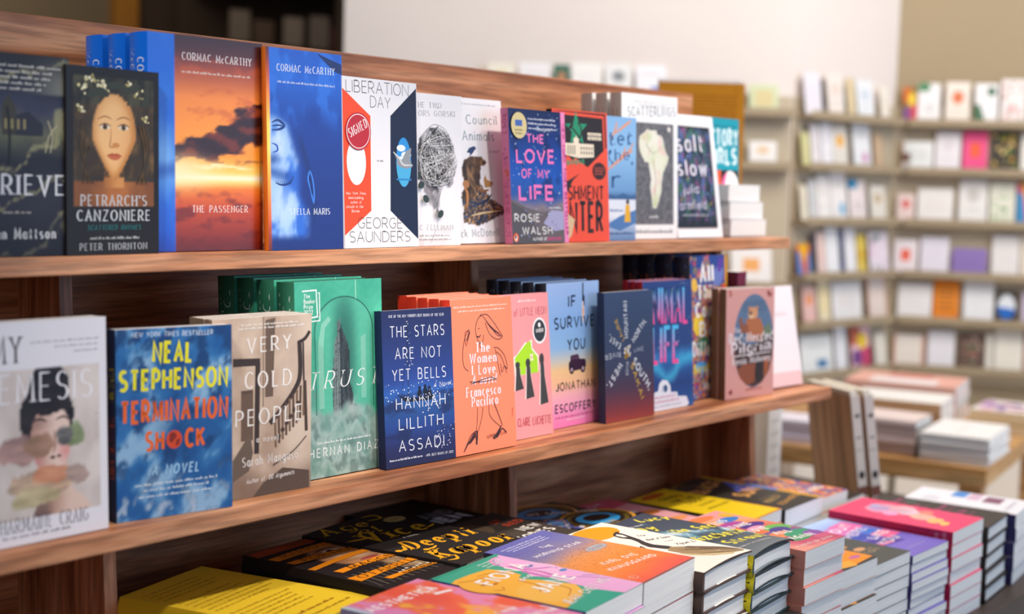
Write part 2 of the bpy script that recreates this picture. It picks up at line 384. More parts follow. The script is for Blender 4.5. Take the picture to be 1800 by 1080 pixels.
def copies(b, n, step, x, y, z, yaw, lean, T, phrase, group, jit=0.003):
    b['group'] = group
    for i in range(1, n + 1):
        a = R_(yaw); r = random.Random(i + int(x * 999)); d = i * step; dx = (r.random() - .5) * jit
        dup(b, (x - math.sin(a) * d + dx, y + math.cos(a) * d, z + T * math.sin(R_(lean))), (-R_(lean), 0, a), phrase % ('second', 'third', 'fourth', 'fifth', 'sixth')[i - 1], group)
def lay(b, x, y, ztop, yaw): b.location = (x, y, ztop); b.rotation_euler = (-math.pi / 2, 0, R_(yaw)); return b
ORD = ('second', 'third', 'fourth', 'fifth', 'sixth', 'seventh', 'eighth', 'ninth', 'tenth', 'eleventh')
def stack(b, x, y, ztop, yaw, T, zbase, phrase, group, jit=2.2, shift=0.006):
    """a pile of the same book under b, down to the board it stands on; returns how many lie below"""
    n = max(0, int(round((ztop - zbase) / T)) - 1); t = (ztop - zbase) / (n + 1)
    r = random.Random(int(x * 1000)); b['group'] = group
    for i in range(1, n + 1):
        dup(b, (x + (r.random() - .5) * shift, y + (r.random() - .5) * shift, ztop - i * t), (-math.pi / 2, 0, R_(yaw + (r.random() - .5) * jit)), phrase % ORD[i - 1], group)
    return t
# ------------------------------------------------------------------ the room
def struct(name, mb, mat, bevel=0):
    o = mb.build(name, mat, bevel=bevel); o['kind'] = 'structure'; return o
M_FLOOR = plain('floor_tile_cream', '#f1e7da', 0.35, 0.04, 1.5)
M_WALL = plain('wall_paint_cream', '#eae0da', 0.8, 0.015, 2.0)
M_WALLT = plain('wall_paint_tan', '#aa987a', 0.8, 0.02, 2.0)
M_DARK = plain('dark_brown_panelling', '#3a2a1c', 0.7, 0.15, 3.0)
M_OLIVE = plain('olive_grey_wall', '#75664e', 0.8, 0.05, 2.0)
M_POST = plain('ochre_wood_trim', '#a06a22', 0.5, 0.1, 10.0)
M_RACK = plain('rack_laminate_beige', '#c6b79d', 0.6, 0.03, 4.0)
M_LEDGE = plain('ledge_laminate_shaded', '#a8967a', 0.6, 0.05, 6.0)  # darker than the rack: shade under the cards put into the colour
M_BLACK = plain('black_metal', '#1d1a19', 0.45, 0.1, 20.0)
mb = MB(); mb.box(-3, -4.2, -0.05, 9, 9, 0.0); struct('floor', mb, M_FLOOR)
CN = Vector((5.28, 2.43)); DR = Vector((0.41, -0.912)).normalized(); DL = Vector((-0.99, 0.14)).normalized()
B0 = CN + DL * 0.66; DB = Vector((-0.7071, 0.7071)); B1 = B0 + DB * 1.611
def wall(name, p, q, z0, z1, mat, th=0.12, away=None):
    d = (q - p).normalized(); n = Vector((-d.y, d.x))
    if n.dot(p) < 0: n = -n
    if away: n = away
    mb = MB(); a, b, c, e = p, q, q + n * th, p + n * th
    for quad in ((a, b), (b, c), (c, e), (e, a)):
        mb.face([(quad[0].x, quad[0].y, z0), (quad[1].x, quad[1].y, z0), (quad[1].x, quad[1].y, z1), (quad[0].x, quad[0].y, z1)], '#ffffff')
    mb.face([(v.x, v.y, z1) for v in (a, b, c, e)], '#ffffff'); mb.face([(v.x, v.y, z0) for v in (a, b, c, e)], '#ffffff')
    return struct(name, mb, mat)
V2 = lambda x, y: Vector((x, y))
wall('wall_right', CN, CN + DR * 3.2, 0, 3.4, M_WALLT)
wall('wall_angle', CN + DL * 0.001, B0, 0, 3.4, M_WALL)
wall('wall_back', B0, B1, 0, 3.4, M_WALL, 0.14)
wall('wall_return', B1 + DB * 0.003 + V2(0.03, 0.03), B1 + V2(1.6, 1.75), 0, 3.4, M_DARK, 0.1)
wall('wall_recess', V2(6.3, 5.5), V2(4.22, 5.95), 0, 3.4, M_DARK)
wall('wall_left', V2(4.12, 5.96), V2(-2.0, 6.2), 0, 3.4, M_OLIVE)
wall('trim_1', V2(4.23, 5.88), V2(4.11, 5.90), 0, 3.4, M_POST, 0.06)
M_PLINTH = plain('plinth_cream', '#efe5d8', 0.6, 0.02, 3.0)
wall('baseboard_right', CN + DR * 0.07 - V2(0.075, 0.04), CN + DR * 3.2 - V2(0.075, 0.04), 0, 0.5, M_PLINTH, 0.06)
wall('baseboard_angle', CN + DL * 0.03 - V2(0, 0.075), B0 - V2(0, 0.075), 0, 0.5, M_PLINTH, 0.06)

# dim shelving seen in the dark recess above the display
sh = thing('dark_shelving', 'dark brown shelving in the dim recess beyond the display, top left', 'shelving', (4.95, 5.62, 0), (0, 0, R_(-12)))
m_ = MB(); m_.box(-.6, 0, 0, .6, .02, 2.6); m_.build('back_panel', M_DARK, sh)
for zz in (1.75, 2.05, 2.35):
    m_ = MB(); m_.box(-.6, -.25, zz, .6, 0, zz + .025); m_.build('shelf', M_DARK, sh)
for i, (xx, hh, cc) in enumerate(((-.35, .16, '#8d7f70'), (-.22, .12, '#6d5a4c'), (-.05, .15, '#a8998a'), (.1, .17, '#9a8c80'), (.22, .12, '#7b4a4a'))):
    m_ = MB(); m_.box(-.05, 0, 0, .05, .02, hh, cc); m_.box(-.05, .02, 0, .05, .025, hh * .9, mix(cc, '#000000', .4))
    o = m_.build('boxed_gift', M_PRINT); o.location = (4.95 + xx * math.cos(R_(-12)) - .12 * .2, 5.62 + xx * math.sin(R_(-12)) - .15, 2.076 if i < 2 else 2.076); o.rotation_euler = (0, 0, R_(-12))
    tag(o, 'dim %s on the middle shelf of the dark recess, %s from left' % (('tan box', 'brown box', 'grey box', 'pale box', 'dull red box')[i], ('first', 'second', 'third', 'fourth', 'fifth')[i]), 'box', 'boxes in the dark recess')

# ------------------------------------------------------------------ greeting card racks
ROWZ = (1.715, 1.531, 1.333, 1.133, 0.955, 0.767)
def rack(name, label, p, d, length, zs, right, mitre=(0, 0)):
    ang = math.atan2(d.y, d.x) if right else math.atan2(-d.y, -d.x)
    x0, x1 = (0.005, length) if right else (-length, -0.005)
    t = thing(name, label, 'card rack', (p.x, p.y, 0), (0, 0, ang))
    b = MB(); b.box(x0, -0.014, min(zs) - .06, x1, -0.002, max(zs) + .06); b.build('back_panel', M_RACK, t)
    for z in zs:
        b = MB(); m0, m1 = mitre
        for ya, yb, za, zb in ((-0.0145, -0.085, z - .014, z - .001), (-0.0851, -0.087, z - .016, z + .012)):
            q = [(x0 - m0 * ya, ya), (x1 + m1 * ya, ya), (x1 + m1 * yb, yb), (x0 - m0 * yb, yb)]
            b.face([(x, y, zb) for x, y in q[::-1]], '#ffffff'); b.face([(x, y, za) for x, y in q], '#ffffff')
            for i in range(4): j = (i + 1) % 4; b.face([(*q[i], za), (*q[i], zb), (*q[j], zb), (*q[j], za)], '#ffffff')
        b.build('ledge', M_LEDGE, t)
    return t
rack('card_rack', 'beige six-ledge greeting card rack on the tan right wall', CN, DR, 1.5, ROWZ, True, (.6, 0))
rack('card_rack', 'beige six-ledge greeting card rack on the angled wall left of the corner', CN, DL, 0.655, ROWZ, False, (0, .6))
rack('card_rack', 'beige card rack on the cream wall behind the display end', B0, DB, 0.36, (1.716, 1.527, 1.098), False)
rack('card_rack', 'cream picture ledge high on the wall above the display', B0 + DB * .42, DB, 0.75, (1.748,), False)
def card_art(kind, c1, c2, seed):
    def f(A):
        r = random.Random(seed)
        if kind == 'dot': A.ell(.5, .62, .24, .16, c2); A.greek(.3, .7, .3, .03, '#8a8a8a', seed)
        elif kind == 'block': A.rect(.3, .35, .7, .7, c2)
        elif kind == 'top': A.ell(.25, .9, .3, .12, c2); A.greek(.3, .75, .4, .05, '#777777', seed); A.greek(.35, .7, .28, .05, '#777777', seed + 1)
        elif kind == 'lines':
            for k in range(4): A.greek(.2, .8, .66 - .1 * k, .045, c2, seed + k)
        elif kind == 'floral':
            A.dots(26, .08, .1, .92, .9, .07, [c2, mix(c2, '#ffffff', .4), mix(c2, '#208040', .5)], seed)
        elif kind == 'multi':
            A.rect(0, .55, .5, 1, c2); A.rect(.5, 0, 1, .5, mix(c2, '#d02090', .5)); A.ell(.6, .65, .25, .2, '#f4d040'); A.ell(.3, .25, .25, .2, '#7a4a8c')
        elif kind == 'band': A.rect(0, .3, 1, .62, c2)
        elif kind == 'edge': A.rect(.9, 0, 1, 1, c2); A.rect(0, 0, .08, 1, c2)
        elif kind == 'corner': A.poly([(0, 0), (.5, 0), (.2, .5), (0, .45)], c2); A.ell(.7, .8, .2, .12, c2)
        elif kind == 'low': A.rect(.5, .12, .82, .34, c2); A.greek(.2, .8, .7, .05, '#9a9a9a', seed)
        elif kind == 'split':
            A.poly([(.1, 1), (.9, 1), (.5, .35)], '#f2b520'); A.poly([(0, 0), (.4, 0), (.25, .7), (0, .8)], c2); A.poly([(1, 0), (.75, 0), (.8, .6), (1, .8)], c2)
        elif kind == 'disc':
            A.ell(.5, .5, .38, .4, '#e9eef4'); A.ell(.5, .5, .38, .4, c2, 20, 180, 360)
        elif kind == 'text':
            for k in range(5): A.rect(.18, .2 + .13 * k, .82, .27 + .13 * k, mix(c1, c2, .55 if k % 2 else .35))
    return f
CSTYLE = [['multi', '#8a6a30', '#c8601c'], ['top', '#f2f0f0', '#3f7a52'], ['dot', '#efe3d6', '#d8744c'], ['corner', '#f3f1f2', '#3a6a4a'], ['floral', '#f1e6e4', '#d88a86']]
def card(name, label, s, w, h, z, p, d, right, kind, c1, c2, seed, lean=9, group=None, off=0.052):
    ang = math.atan2(d.y, d.x) if right else math.atan2(-d.y, -d.x)
    n = Vector((-d.y, d.x)); n = -n if n.dot(-p) < 0 else n
    q = p + d * s + n * off
    b = MB(); P = lambda u, v, k: ((u - .5) * w, -k, v * h)
    b.box(-w / 2, 0, 0, w / 2, .0012, h, c1); b.box(-w / 2 + .001, .0022, 0, w / 2 - .001, .0034, h - .001, mix(c1, '#ffffff', .5)); b.box(-w / 2, .0012, h - .004, w / 2, .0022, h, c1)
    card_art(kind, c1, c2, seed)(Art(b, w, h, P))
    o = b.build(name, M_PRINT); o.location = (q.x, q.y, z + .0006 + .0034 * math.sin(R_(lean))); o.rotation_euler = (-R_(lean), 0, ang)
    tag(o, label, 'card', group or 'greeting cards on the wall racks'); return o
RW = [  # the right wall, row by row from the top: place along the wall, width, height, look
 [(.056, .055, .137, 'multi', '#8a6a38', '#d06a20', 'brown and yellow patchwork card'), (.126, .083, .152, 'top', '#f1eff0', '#4c8a60', 'white card with a green corner'), (.232, .09, .159, 'dot', '#efe4d8', '#dd7a50', 'cream card with an orange bloom'), (.337, .084, .154, 'corner', '#f3f1f2', '#3c6e4e', 'white card with dark green leaves'), (.435, .09, .171, 'floral', '#f2e8e6', '#da8c88', 'white card dotted with pink flowers'), (.535, .09, .165, 'lines', '#efe9e2', '#b09080', 'cream card with lines of print')],
 [(.050, .036, .106, 'band', '#a8815e', '#6b4430', 'small brown card beside the corner'), (.096, .112, .112, 'lines', '#eceeee', '#8fa39c', 'wide white card with grey-green print'), (.206, .092, .153, 'dot', '#eee9ee', '#e2dbe2', 'plain pale lilac card'), (.306, .09, .157, 'block', '#f0508c', '#f2602c', 'hot pink and orange card'), (.416, .097, .156, 'floral', '#2e2a22', '#c89a20', 'black card with golden flowers'), (.51, .072, .153, 'lines', '#f2efe9', '#b8a890', 'plain white card by the frame edge')],
 [(.060, .066, .106, 'dot', '#efd8d4', '#e0605c', 'small pink card beside the corner'), (.170, .132, .130, 'lines', '#f0ece9', '#d8d0cc', 'wide plain white card'), (.309, .105, .172, 'dot', '#ece9e6', '#cfcac6', 'tall white card with a faint grey wreath'), (.416, .092, .163, 'floral', '#e8e6d6', '#8ab070', 'cream card dotted with green leaves'), (.514, .09, .162, 'split', '#e45a8e', '#2f8fc4', 'pink blue and orange card')],
 [(.069, .09, .128, 'block', '#f0e6ea', '#ee6a52', 'white card with a red square'), (.178, .106, .141, 'lines', '#e9e4f0', '#d8d0e2', 'pale lilac card with faint print'), (.308, .13, .102, 'lines', '#8f76b8', '#8a70b2', 'wide solid purple card'), (.439, .098, .161, 'lines', '#ece8e6', '#d4cecb', 'tall white card right of the purple card'), (.532, .078, .169, 'dot', '#e8dccc', '#c8b498', 'tan card by the frame edge')],
 [(.113, .128, .137, 'lines', '#f1efee', '#dcdad8', 'wide white card left of the orange card'), (.230, .094, .152, 'text', '#f08a1c', '#7a5a3c', 'bright orange card with dark print'), (.351, .11, .157, 'lines', '#eff0f2', '#dfe0e4', 'white card right of the orange card'), (.454, .084, .121, 'disc', '#4a4038', '#1f6cc8', 'dark card with a white and blue disc'), (.544, .07, .125, 'dot', '#cdbfd4', '#b0a0c0', 'mauve card by the frame edge')],
 [(.101, .12, .121, 'edge', '#efe6dc', '#d8a490', 'cream card with pink edges'), (.222, .1, .145, 'lines', '#efedf2', '#e4e0ea', 'white card right of the cream pink-edged card'), (.334, .092, .138, 'floral', '#6a5248', '#a87868', 'brown floral card'), (.401, .026, .142, 'lines', '#ece6da', '#c8c0b0', 'narrow cream card'), (.472, .104, .165, 'lines', '#efe9dc', '#e4dccc', 'tall cream card right of the narrow one'), (.562, .062, .165, 'edge', '#e6c4b8', '#d09080', 'rose card by the frame edge')]]
RN = ('top', 'second', 'third', 'fourth', 'fifth', 'bottom')
for k, row in enumerate(RW):
    for i, (s, w, h, kind, c1, c2, ds) in enumerate(row):
        card('greeting_card', '%s, %s ledge of right wall rack' % (ds, RN[k]), s, w, h, ROWZ[k], CN, DR, True, kind, c1, c2, k * 20 + i)
LW = [
 [(.600, .1, .151, 'lines', '#ece8f0', '#d8d0e0', 'big pale lilac card'), (.534, .022, .129, 'band', '#5a5350', '#3a3432', 'narrow dark card'), (.460, .1, .157, 'dot', '#efe6de', '#e6d4c8', 'cream card'), (.360, .055, .147, 'edge', '#e6cfa8', '#7a9a80', 'tan and green card'), (.268, .11, .144, 'dot', '#edf0f4', '#d0dae6', 'white bluish card'), (.140, .06, .131, 'lines', '#f0e9dd', '#d8ccb8', 'cream card nearest the corner')],
 [(.630, .05, .118, 'edge', '#d8d4a0', '#b8b060', 'yellowish card'), (.570, .055, .152, 'lines', '#ece6e8', '#b8a8b0', 'grey-white card'), (.500, .07, .160, 'dot', '#f0eef2', '#e0dce6', 'white card'), (.415, .09, .154, 'dot', '#e8e2d8', '#f0ac18', 'white card with a large yellow-orange oval'), (.275, .115, .169, 'low', '#eceef0', '#d8a0c4', 'white card with a pink foot'), (.165, .06, .133, 'edge', '#cbb090', '#b09070', 'tan card')],
 [(.625, .04, .127, 'lines', '#efe6d2', '#d0c0a0', 'cream card'), (.570, .05, .149, 'lines', '#d8d8d8', '#9aa0a4', 'grey card'), (.500, .08, .168, 'dot', '#f2efec', '#e8e2de', 'plain white card'), (.405, .1, .187, 'low', '#f2eeec', '#6ab4dc', 'white card with a light blue square'), (.285, .11, .152, 'top', '#f0e4e2', '#2f94c4', 'pink-white card with a blue disc'), (.150, .1, .135, 'dot', '#ece6da', '#c8b090', 'white card with a tan mark')],
 [(.610, .08, .113, 'split', '#d8683c', '#5a8ed0', 'orange yellow and blue card'), (.545, .03, .148, 'band', '#4a4a58', '#34343e', 'dark slate card'), (.500, .05, .157, 'lines', '#f0d4cc', '#e0b4a8', 'pink card'), (.430, .08, .176, 'lines', '#f4f4f6', '#e4e6ea', 'bright white card'), (.372, .032, .165, 'band', '#3a4a78', '#2c3a60', 'narrow navy card'), (.315, .07, .173, 'lines', '#f4f3f6', '#e6e4ea', 'white card beside the narrow navy one'), (.242, .06, .144, 'band', '#e6cc60', '#d8b440', 'yellow card'), (.125, .13, .155, 'floral', '#efe4ee', '#e6bcd0', 'lilac-white card nearest the corner')],
 [(.560, .08, .136, 'dot', '#efc4bc', '#f0985c', 'pink and orange card'), (.468, .075, .166, 'text', '#f2e6c4', '#e8c860', 'cream and yellow card'), (.322, .19, .145, 'lines', '#f1efee', '#c8bcb8', 'wide white card'), (.118, .13, .165, 'edge', '#ecdcd2', '#d8a890', 'pale peach card nearest the corner')],
 [(.500, .2, .138, 'low', '#ecefee', '#4a80b0', 'wide white card with a small blue square'), (.345, .075, .171, 'lines', '#f0f0f4', '#d8dae0', 'tall white card'), (.215, .13, .158, 'multi', '#eec4cc', '#c86a54', 'pink card with coloured figures'), (.080, .08, .125, 'lines', '#ece6d8', '#d8d0bc', 'cream card nearest the corner')]]
for k, row in enumerate(LW):
    for i, (s, w, h, kind, c1, c2, ds) in enumerate(row):
        card('greeting_card', '%s, %s ledge of angled wall rack' % (ds, RN[k]), s, w, h, ROWZ[k], CN, DL, False, kind, c1, c2, 200 + k * 20 + i, lean=8 if k < 5 else 8)
card('greeting_card', 'orange and green card behind the orange book, top ledge of the near rack', .12, .105, .096, 1.716, B0, DB, False, 'text', '#cfd8b0', '#f0922c', 401)
card('greeting_card', 'small white card behind the teal book, second ledge of the near rack', .115, .1, .085, 1.527, B0, DB, False, 'dot', '#f0ece8', '#e8c8a0', 402)
card('greeting_card', 'white card with an orange sunset just under the upper shelf end', .136, .15, .134, 1.098, B0, DB, False, 'block', '#f2ece8', '#f2ac60', 403, lean=14)
for i, (s, w, h, kind, c1, c2, ds) in enumerate(((1.06, .094, .105, 'dot', '#f4eedd', '#f0e0b0', 'cream card'), (.944, .11, .112, 'lines', '#f2f0f2', '#d8d0dc', 'pale lilac card'), (.848, .058, .108, 'dot', '#2c6a58', '#b8805a', 'dark green card with a brown figure'), (.758, .108, .118, 'lines', '#f4f1ee', '#e4e0dc', 'plain white card'), (.646, .097, .12, 'dot', '#ecebea', '#8a8f94', 'white card with a grey sketch'), (.53, .108, .118, 'low', '#f3f1f6', '#4a68c8', 'white card with a blue drawing'))):
    card('greeting_card', '%s on the high picture ledge above the wooden panel' % ds, s, w, h, 1.748, B0, DB, False, kind, c1, c2, 420 + i, group='cards on the high picture ledge')

# ------------------------------------------------------------------ the walnut display
TZ, BZ, MZ, UZ, PZ = 0.735, 0.850, 1.0834, 1.3557, 1.625
unit = thing('display_shelf', 'long walnut two-tier display shelf on the table, filled with face-out books', 'display shelf', (0, 1.515, TZ))
def upart(name, x0, y0, z0, x1, y1, z1, mat, bev=0.0012):
    b = MB(); b.box(x0, y0 - 1.515, z0 - TZ, x1, y1 - 1.515, z1 - TZ); return b.build(name, mat, unit, bevel=bev)
upart('back_panel', -0.7, 1.515, TZ + .0005, 2.378, 1.535, PZ, M_WX)
upart('upper_shelf', -0.7, 1.300, UZ - .020, 2.400, 1.750, UZ, M_WX)
upart('middle_shelf', -0.7, 1.200, MZ - .021, 2.400, 1.850, MZ, M_WX)
upart('base_shelf', -0.7, 1.140, TZ + .001, 2.390, 1.955, BZ, M_WX)
def fin(x, yt, yb, z0, z1, th=.0165):
    b = MB(); y1 = 1.5148 - 1.515
    for pts in (((x, yb, z0), (x, yt, z1), (x, 1.5148, z1), (x, 1.5148, z0)),):
        q = [(px, py - 1.515, pz - TZ) for px, py, pz in pts]; r = [(px + th, py, pz) for px, py, pz in q]
        b.face(q, '#ffffff'); b.face(r[::-1], '#ffffff')
        for i in range(4): j = (i + 1) % 4; b.face([q[j], q[i], r[i], r[j]], '#ffffff')
    b.build('divider', M_WZ, unit)
for x in (0.922, 1.636, 2.352): fin(x, 1.430, 1.416, MZ + .0005, UZ - .0205)
for x in (0.922, 1.636, 2.352): fin(x, 1.345, 1.330, BZ + .0005, MZ - .0215)

tb = thing('display_table', 'dark brown display table carrying the book stacks and the walnut shelf', 'table', (1.2, 1.45, 0))
b = MB(); b.box(-2.0, -.585, TZ - .04, 1.95, 1.0, TZ); b.build('tabletop', plain('dark_stained_wood', '#3b2f29', .5, .15, 12), tb, bevel=.002)
for x in (-1.9, 1.85):
    for y in (-.5, .9):
        b = MB(); b.box(x - .04, y - .04, 0, x + .04, y + .04, TZ - .04); b.build('leg', M_BLACK, tb, bevel=.003)
b = MB(); b.box(0.92, .868, TZ, 1.692, 1.068, .875); b.box(.90, .862, .875, 1.70, 1.072, .880); rs = b.build('riser_block', plain('black_riser', '#241f1d', .6, .1, 15), bevel=.001)
tag(rs, 'low black riser block under the front book stacks', 'riser')
# ------------------------------------------------------------------ upper shelf: face-out books, left to right
def b_night(u, v):
    n = fb(u * 3, v * 3, 1); s = v - .55 - .25 * (u - .5)
    c = ramp(v + .05 * n, (0, '#15131c'), (.25, '#2b2836'), (.5, '#1c1b26'), (.62, '#5f604a'), (.72, '#33344a'), (.85, '#22222e'), (1, '#1d1a1e'))
    k = sm(.93, 1, math.sin((v * 1.6 - u * .55 + .25 * n) * 14)); c = mix(c, '#a09c70', k * (.75 if v > .2 else .45))
    if v > .8: c = mix(c, '#8f8d7c', sm(.55, 1, u) * sm(1.05, .85, v) * .8)
    return c
def a_night(A):
    A.poly([(.45, .60), (.45, .74), (.5, .80), (.56, .74), (.56, .60)], '#3a3428'); A.poly([(.56, .6), (.56, .7), (.66, .72), (.78, .66), (.78, .6)], '#262430')
    for k in range(4): A.rect(.47 + .05 * k, .63, .49 + .05 * k, .68, '#8a7f56')
    A.line([(.5, .45), (.51, .62), (.49, .74)], .02, '#14110d'); A.line([(.80, .52), (.83, .60), (.9, .66)], .008, '#b8b090'); A.line([(.84, .52), (.86, .6), (.82, .68)], .008, '#b8b090')
    for k in range(5): A.greek(.2, .93 - .04 * k, .935 - .028 * k, .012, '#c9c5bd', k, .09)
    A.text('REPRIEVE', .07, .31, .96, .31, .095, '#d9dadf', w=1.0, c=.35, serif=1)
    A.greek(.45, .68, .215, .014, '#a8a49c', 3)
    A.text('Han Mattson', .33, .09, .88, .09, .05, '#dcdce0', w=1.1, c=.45, serif=.8)
stand(make_book('book', 'dark book with a moonlit snowy house, at the far left of the upper shelf', .14, .205, .030, a_night, '#191620', base=b_night, nx=44, ny=60), .716, 1.306, UZ, .4, .8, .030)
def b_port(u, v):
    c = hx('#1a1413')
    if .08 < u < .94 and .26 < v < .95:
        n = fb(u * 9, v * 9, 4)
        c = mix('#2a221c', '#54432c', .5 + .6 * n)
        if v < .40: c = mix('#7c4a26', '#b06a34', sm(.2, .5, u) * sm(.9, .5, u) + .3 * n)
        if abs(u - .5) < .11 and .36 < v < .5: c = mix('#a5652f', '#d08f4e', sm(.38, .55, u))
        du, dv = (u - .505) / (.235 if v > .62 else .235 - .13 * (.62 - v) / .2), (v - .64) / .235
        d = du * du + dv * dv * (1 if v > .64 else .95)
        if d < 1.08:
            f = mix('#f0b878', '#c07a38', sm(.35, 1.0, d) + .35 * sm(.1, -1, -du))
            f = mix(f, '#eebf86', sm(.5, 0, math.hypot(u - .44, (v - .78))) * .6)
            c = mix(f, c, sm(.93, 1.08, d))
        h = math.hypot((u - .5) / .40, (v - .70) / .27)
        if h > .72 and v > .42 and d > 1.0: c = mix(c, '#3a2c1a', .6) if n < .1 else mix('#40301c', '#7a5c34', n)
        if v > .80 and d > .9: c = mix('#26211a', '#4a4632', .5 + n)
    return c
def a_port(A):
    for s, x in ((1, .405), (-1, .605)):
        A.ell(x, .685, .055, .013, '#e8d6bc'); A.ell(x, .685, .025, .014, '#4c3420'); A.line([(x - .065, .69), (x, .703), (x + .065, .69)], .014, '#6a4020', taper=True); A.line([(x - .08, .725), (x, .742), (x + .075, .728)], .012, '#9a6430', taper=True)
    A.line([(.47, .68), (.465, .62), (.455, .585), (.49, .578), (.54, .583)], .012, '#b87440', taper=True); A.ell(.52, .59, .04, .014, '#cf8a4c')
    A.poly([(.42, .535), (.48, .547), (.505, .543), (.53, .547), (.59, .534), (.505, .532)], '#b0502c'); A.poly([(.42, .534), (.505, .532), (.59, .534), (.55, .515), (.505, .509), (.46, .515)], '#c86a40')
    for x, y in ((.18, .88), (.33, .91), (.40, .90), (.77, .87), (.16, .78), (.84, .73), (.68, .92), (.24, .93)): A.dots(7, x - .05, y - .025, x + .05, y + .025, .015, ['#d8cf9c', '#f0e8c0', '#a89c62'], int(x * 90))
    for x, y, q in ((.28, .86, 20), (.6, .90, -30), (.72, .9, 15), (.38, .87, -20), (.5, .91, 5), (.85, .84, 60)): A.ell(x, y, .075, .022, '#37392c', 14, rot=q)
    for k in range(5):
        A.line([(.16 + .02 * k, .72 - .04 * k), (.13 + .025 * k, .58), (.19, .48), (.16 + .03 * k, .38)], .010, ('#3a2c1a', '#5a4426')[k % 2]); A.line([(.84 - .02 * k, .70), (.88 - .015 * k, .58), (.82, .47), (.86 - .03 * k, .38)], .010, ('#3a2c1a', '#664c28')[k % 2])
    A.text("PETRARCH'S", .14, .265, .86, .265, .055, '#cfd0d2', w=.9, c=.4, serif=1)
    A.text('CANZONIERE', .10, .185, .90, .185, .055, '#d6dadd', w=.9, c=.4, serif=1)
    A.text('SCATTERED RHYMES', .21, .135, .79, .135, .025, '#2c7f80', w=.8, c=.6, serif=.6, slant=.2)
    A.greek(.24, .78, .085, .014, '#b4b4b4', 2); A.text('PETER THORNTON', .13, .028, .86, .028, .034, '#c4c6ca', w=.8, c=.4, serif=1)
stand(make_book('book', "black paperback with an old painted portrait of a girl wearing a flower wreath", .120, .199, .018, a_port, '#181213', base=b_port, nx=60, ny=90), .850, 1.303, UZ, 2.5, .8, .018)
def b_sun(u, v):
    if u < .215:
        n = fb(u * 6, v * 6, 9); c = ramp(v, (0, '#1a3aa8'), (.1, '#1c55c8'), (.35, '#2a72dc'), (.5, '#1c5ccc'), (.65, '#1560cf'), (1, '#1667d6'))
        c = mix(c, '#7fb4ee', sm(.28, .0, math.hypot((u - .16) * 1.4, v - .42)) * .8 + .2 * n); return mix(c, '#123ea0', sm(.06, 0, abs(v - .36 - .1 * u)) * .6)
    n = fb(u * 2.2, v * 5.5, 2, 5); n2 = fb(u * 5, v * 16, 3, 5)
    c = ramp(v, (0, '#5a150f'), (.08, '#8e2a12'), (.2, '#c4481a'), (.29, '#ee7a20'), (.325, '#ffd878'), (.345, '#fff6d8'), (.37, '#ffd060'), (.45, '#ff9a2c'), (.55, '#ff9a30'), (.72, '#f58a34'), (.85, '#a4472a'), (.93, '#542420'), (1, '#3a1a1a'))
    if v < .31: c = mix(c, '#6e1c10', sm(.0, .5, n2) * .8 * sm(.33, .2, v))
    vc = .475 + .17 * (u - .3); e = .035 + .075 * sm(.3, .8, u) + .10 * n
    if u > .215: c = mix(c, mix('#2a0d0c', '#7a2c14', sm(-.2, .5, n2) * .8), sm(.0, .03, e - abs(v - vc + .03 * n2)) * .96)
    c = mix(c, '#3a120e', sm(.0, .02, .03 + .05 * n - abs(v - .425)) * sm(.72, .85, u) * .9)
    c = mix(c, '#ffe9a8', sm(.014, .0, abs(v - .398 - .02 * n2)) * sm(.34, .44, u) * sm(.98, .8, u))
    if .6 < v < .9: c = mix(c, '#c85a26', sm(.1, .5, n2) * .5)
    c = mix(c, '#fff0c0', sm(.45, 0, math.hypot((u - .22) * .8, (v - .37) * 3.2)) * .85)
    return mix(c, '#4a1510', sm(.92, 1, u) * .25)
def a_sun(A):
    A.text('CORMAC McCARTHY', .285, .888, .90, .888, .034, '#f2ece8', w=.75, c=.4, serif=1); A.greek(.285, .90, .828, .012, '#d8c0b0', 5, .05)
    A.text('THE PASSENGER', .365, .183, .86, .183, .030, '#f4e9e2', w=.75, c=.4, serif=1)
def b_bspine(u, v): return mix('#0a72ea', '#0a60d2', sm(.5, 1, u) * .5 + sm(.5, .2, v) * .5)
def s_sun(A):
    A.text('CORMAC', .58, .885, .58, .68, .27, '#dfe8f6', w=.9, c=.5, serif=.8); A.text('McCARTHY', .14, .925, .14, .66, .24, '#dfe8f6', w=.9, c=.5, serif=.8)
T = .034
bk = make_book('book', 'front hardcover of the blue-spined pile, with an orange sunset sky', .161, .2445, T, a_sun, b_bspine, kind='hard', base=b_sun, nx=70, ny=110, spine_art=s_sun, back='#1a50b0', gloss=True)
stand(bk, .967, 1.322, UZ, -1.5, 1.6, T)
copies(bk, 2, .0445, .967, 1.322, UZ, -1.5, 1.6, T, '%s blue-spined hardcover behind the orange sunset cover', 'blue-spined hardcovers')
